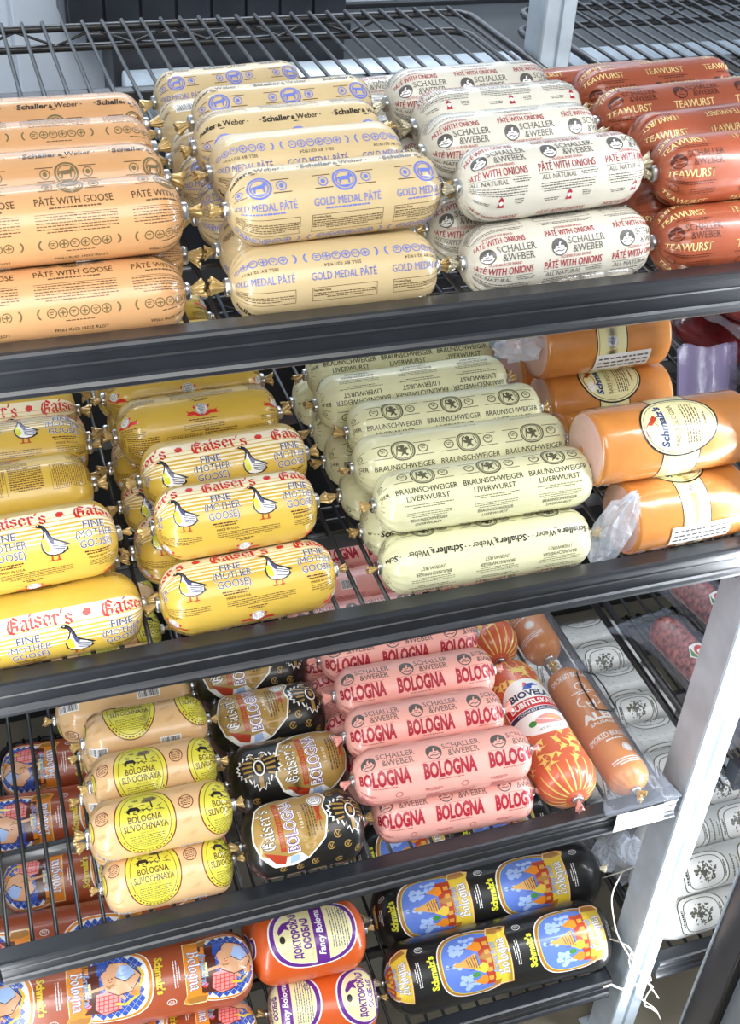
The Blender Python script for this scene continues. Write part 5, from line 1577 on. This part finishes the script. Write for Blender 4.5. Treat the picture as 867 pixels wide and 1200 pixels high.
for q, (i, dx) in enumerate(((10, -.02), (11, -.02), (2, -.03))):
    b_ = WHITE[i].location
    crumple_on(WHITE[i], (b_.x - .137, b_.y, b_.z - .002), (.018, .022, .022), 20 + q)
b_ = WHITE[12].location
crumple_on(WHITE[12], (b_.x + .02, b_.y + .01, b_.z + .036), (.05, .03, .012), 31)

def patch(K, root, x0, x1, p0, p1, off, mats, name, art=None):
    """a sticker bent over the roll between two lengths and two angles"""
    bm = bmesh.new()
    nx, npz = 6, 10
    g = [[bm.verts.new(K.surf(x0 + (x1 - x0) * i / nx, p0 + (p1 - p0) * j / npz, off)) for j in range(npz + 1)] for i in range(nx + 1)]
    for a, b in zip(g, g[1:]):
        for j in range(npz):
            bm.faces.new((a[j], b[j], b[j + 1], a[j + 1]))
    if art:
        rg = random.Random(art)
        for r in range(3):
            x = x0 + .004
            while x < x1 - .006:
                l = rg.uniform(.003, .009)
                pa = p0 + (p1 - p0) * (.2 + .25 * r)
                pb = pa + (p1 - p0) * .09
                q = [bm.verts.new(K.surf(xx, pp, off + .0002)) for xx, pp in ((x, pa), (min(x + l, x1 - .003), pa), (min(x + l, x1 - .003), pb), (x, pb))]
                bm.faces.new(q).material_index = 1
                x += l + .002
    bmesh.ops.recalc_face_normals(bm, faces=bm.faces[:])
    o = bm_obj(name, bm, mats, root)
    o['label'] = 'white price sticker'
    return o
KS = KINDS['smoked']
def roll_of(o):
    m = o.rotation_euler.to_matrix()
    return math.atan2(m[2][1], m[2][2])
for n, x0, x1, a0, a1 in (('H1', -.035, .05, 78, 112), ('H5', -.02, .052, 88, 122)):
    r_ = roll_of(ROLLS[n])
    patch(KS, ROLLS[n], x0, x1, radians(a0) - r_, radians(a1) - r_, .0012, [M['paper'], M['ink_grey']], 'price_sticker', 3)

# shelf-edge price label on the third rail
bm = bmesh.new()
box(bm, .618, -.0040, .5765, .686, -.0028, .6085, .0004)
rg = random.Random(3)
for r in range(4):
    x = .624
    while x < .68:
        l = rg.uniform(.003, .011)
        box(bm, x, -.0043, .5805 + r * .0066, min(x + l, .683), -.0040, .5805 + r * .0066 + .0024, 0, 1)
        x += l + .0025
tag(bm_obj('price_label', bm, [M['paper'], M['ink_cloud']], None, False), 'white paper price label at the right end of the third shelf rail', 'label')

# string from the right ends of the black rolls, hanging down over the post
root = tag(empty('string', (.74, .10, .2)), 'white string tied to the black rolls, hanging down across the post', 'string')
def strand(pts, r=.0011):
    P = [Vector(p) for p in pts]
    out = []
    for i in range(len(P) - 1):
        p0, p1, p2, p3 = P[max(i - 1, 0)], P[i], P[i + 1], P[min(i + 2, len(P) - 1)]
        for k in range(6):
            t = k / 6
            out.append(.5 * ((2 * p1) + (-p0 + p2) * t + (2 * p0 - 5 * p1 + 4 * p2 - p3) * t * t + (-p0 + 3 * p1 - 3 * p2 + p3) * t ** 3))
    out.append(P[-1])
    bm = bmesh.new()
    tube(bm, out, r, 6)
    o = bm_obj('strand', bm, M['string_white'], root)
    o.location = -root.location
strand([(.735, .135, .252), (.711, .07, .363), (.690, .045, .40), (.664, .02, .395), (.653, -.012, .385), (.665, -.014, .35), (.683, -.014, .312), (.717, -.014, .248), (.770, -.014, .15)])
strand([(.711, .07, .363), (.73, .068, .372), (.75, .068, .38)])
strand([(.704, .060, .222), (.690, .03, .27), (.680, -.008, .32), (.694, -.014, .304), (.722, -.014, .235), (.752, -.014, .188)], .0012)
strand([(.694, -.014, .304), (.693, -.015, .285), (.699, -.015, .265)])
strand([(.752, -.014, .188), (.745, -.015, .170), (.747, -.015, .145), (.760, -.015, .13), (.775, -.015, .11)])
strand([(.721, -.014, .208), (.735, -.015, .17), (.769, -.015, .123), (.787, -.015, .085)])
# white wire hook at the foot of the post
bm = bmesh.new()
tube(bm, [(.672, -.006, .2125), (.685, -.006, .2125), (.706, -.006, .191), (.753, -.006, .193), (.748, -.006, .205)], .0016, 6)
tag(bm_obj('wire_hook', bm, M['string_white']), 'thin white wire along the lowest rail, bent around the post', 'wire')
# wire hanger loop on the amber roll
bm = bmesh.new()
tube(bm, [(.662, .222, .624), (.660, .200, .640), (.668, .196, .645), (.679, .190, .642), (.681, .169, .642), (.677, .128, .644), (.666, .120, .649), (.648, .127, .650), (.648, .167, .650), (.655, .196, .646), (.660, .205, .640)], .0011, 6)
tag(bm_obj('wire_loop', bm, M['shelf_black']), 'thin dark wire loop lying on the amber roll', 'wire')
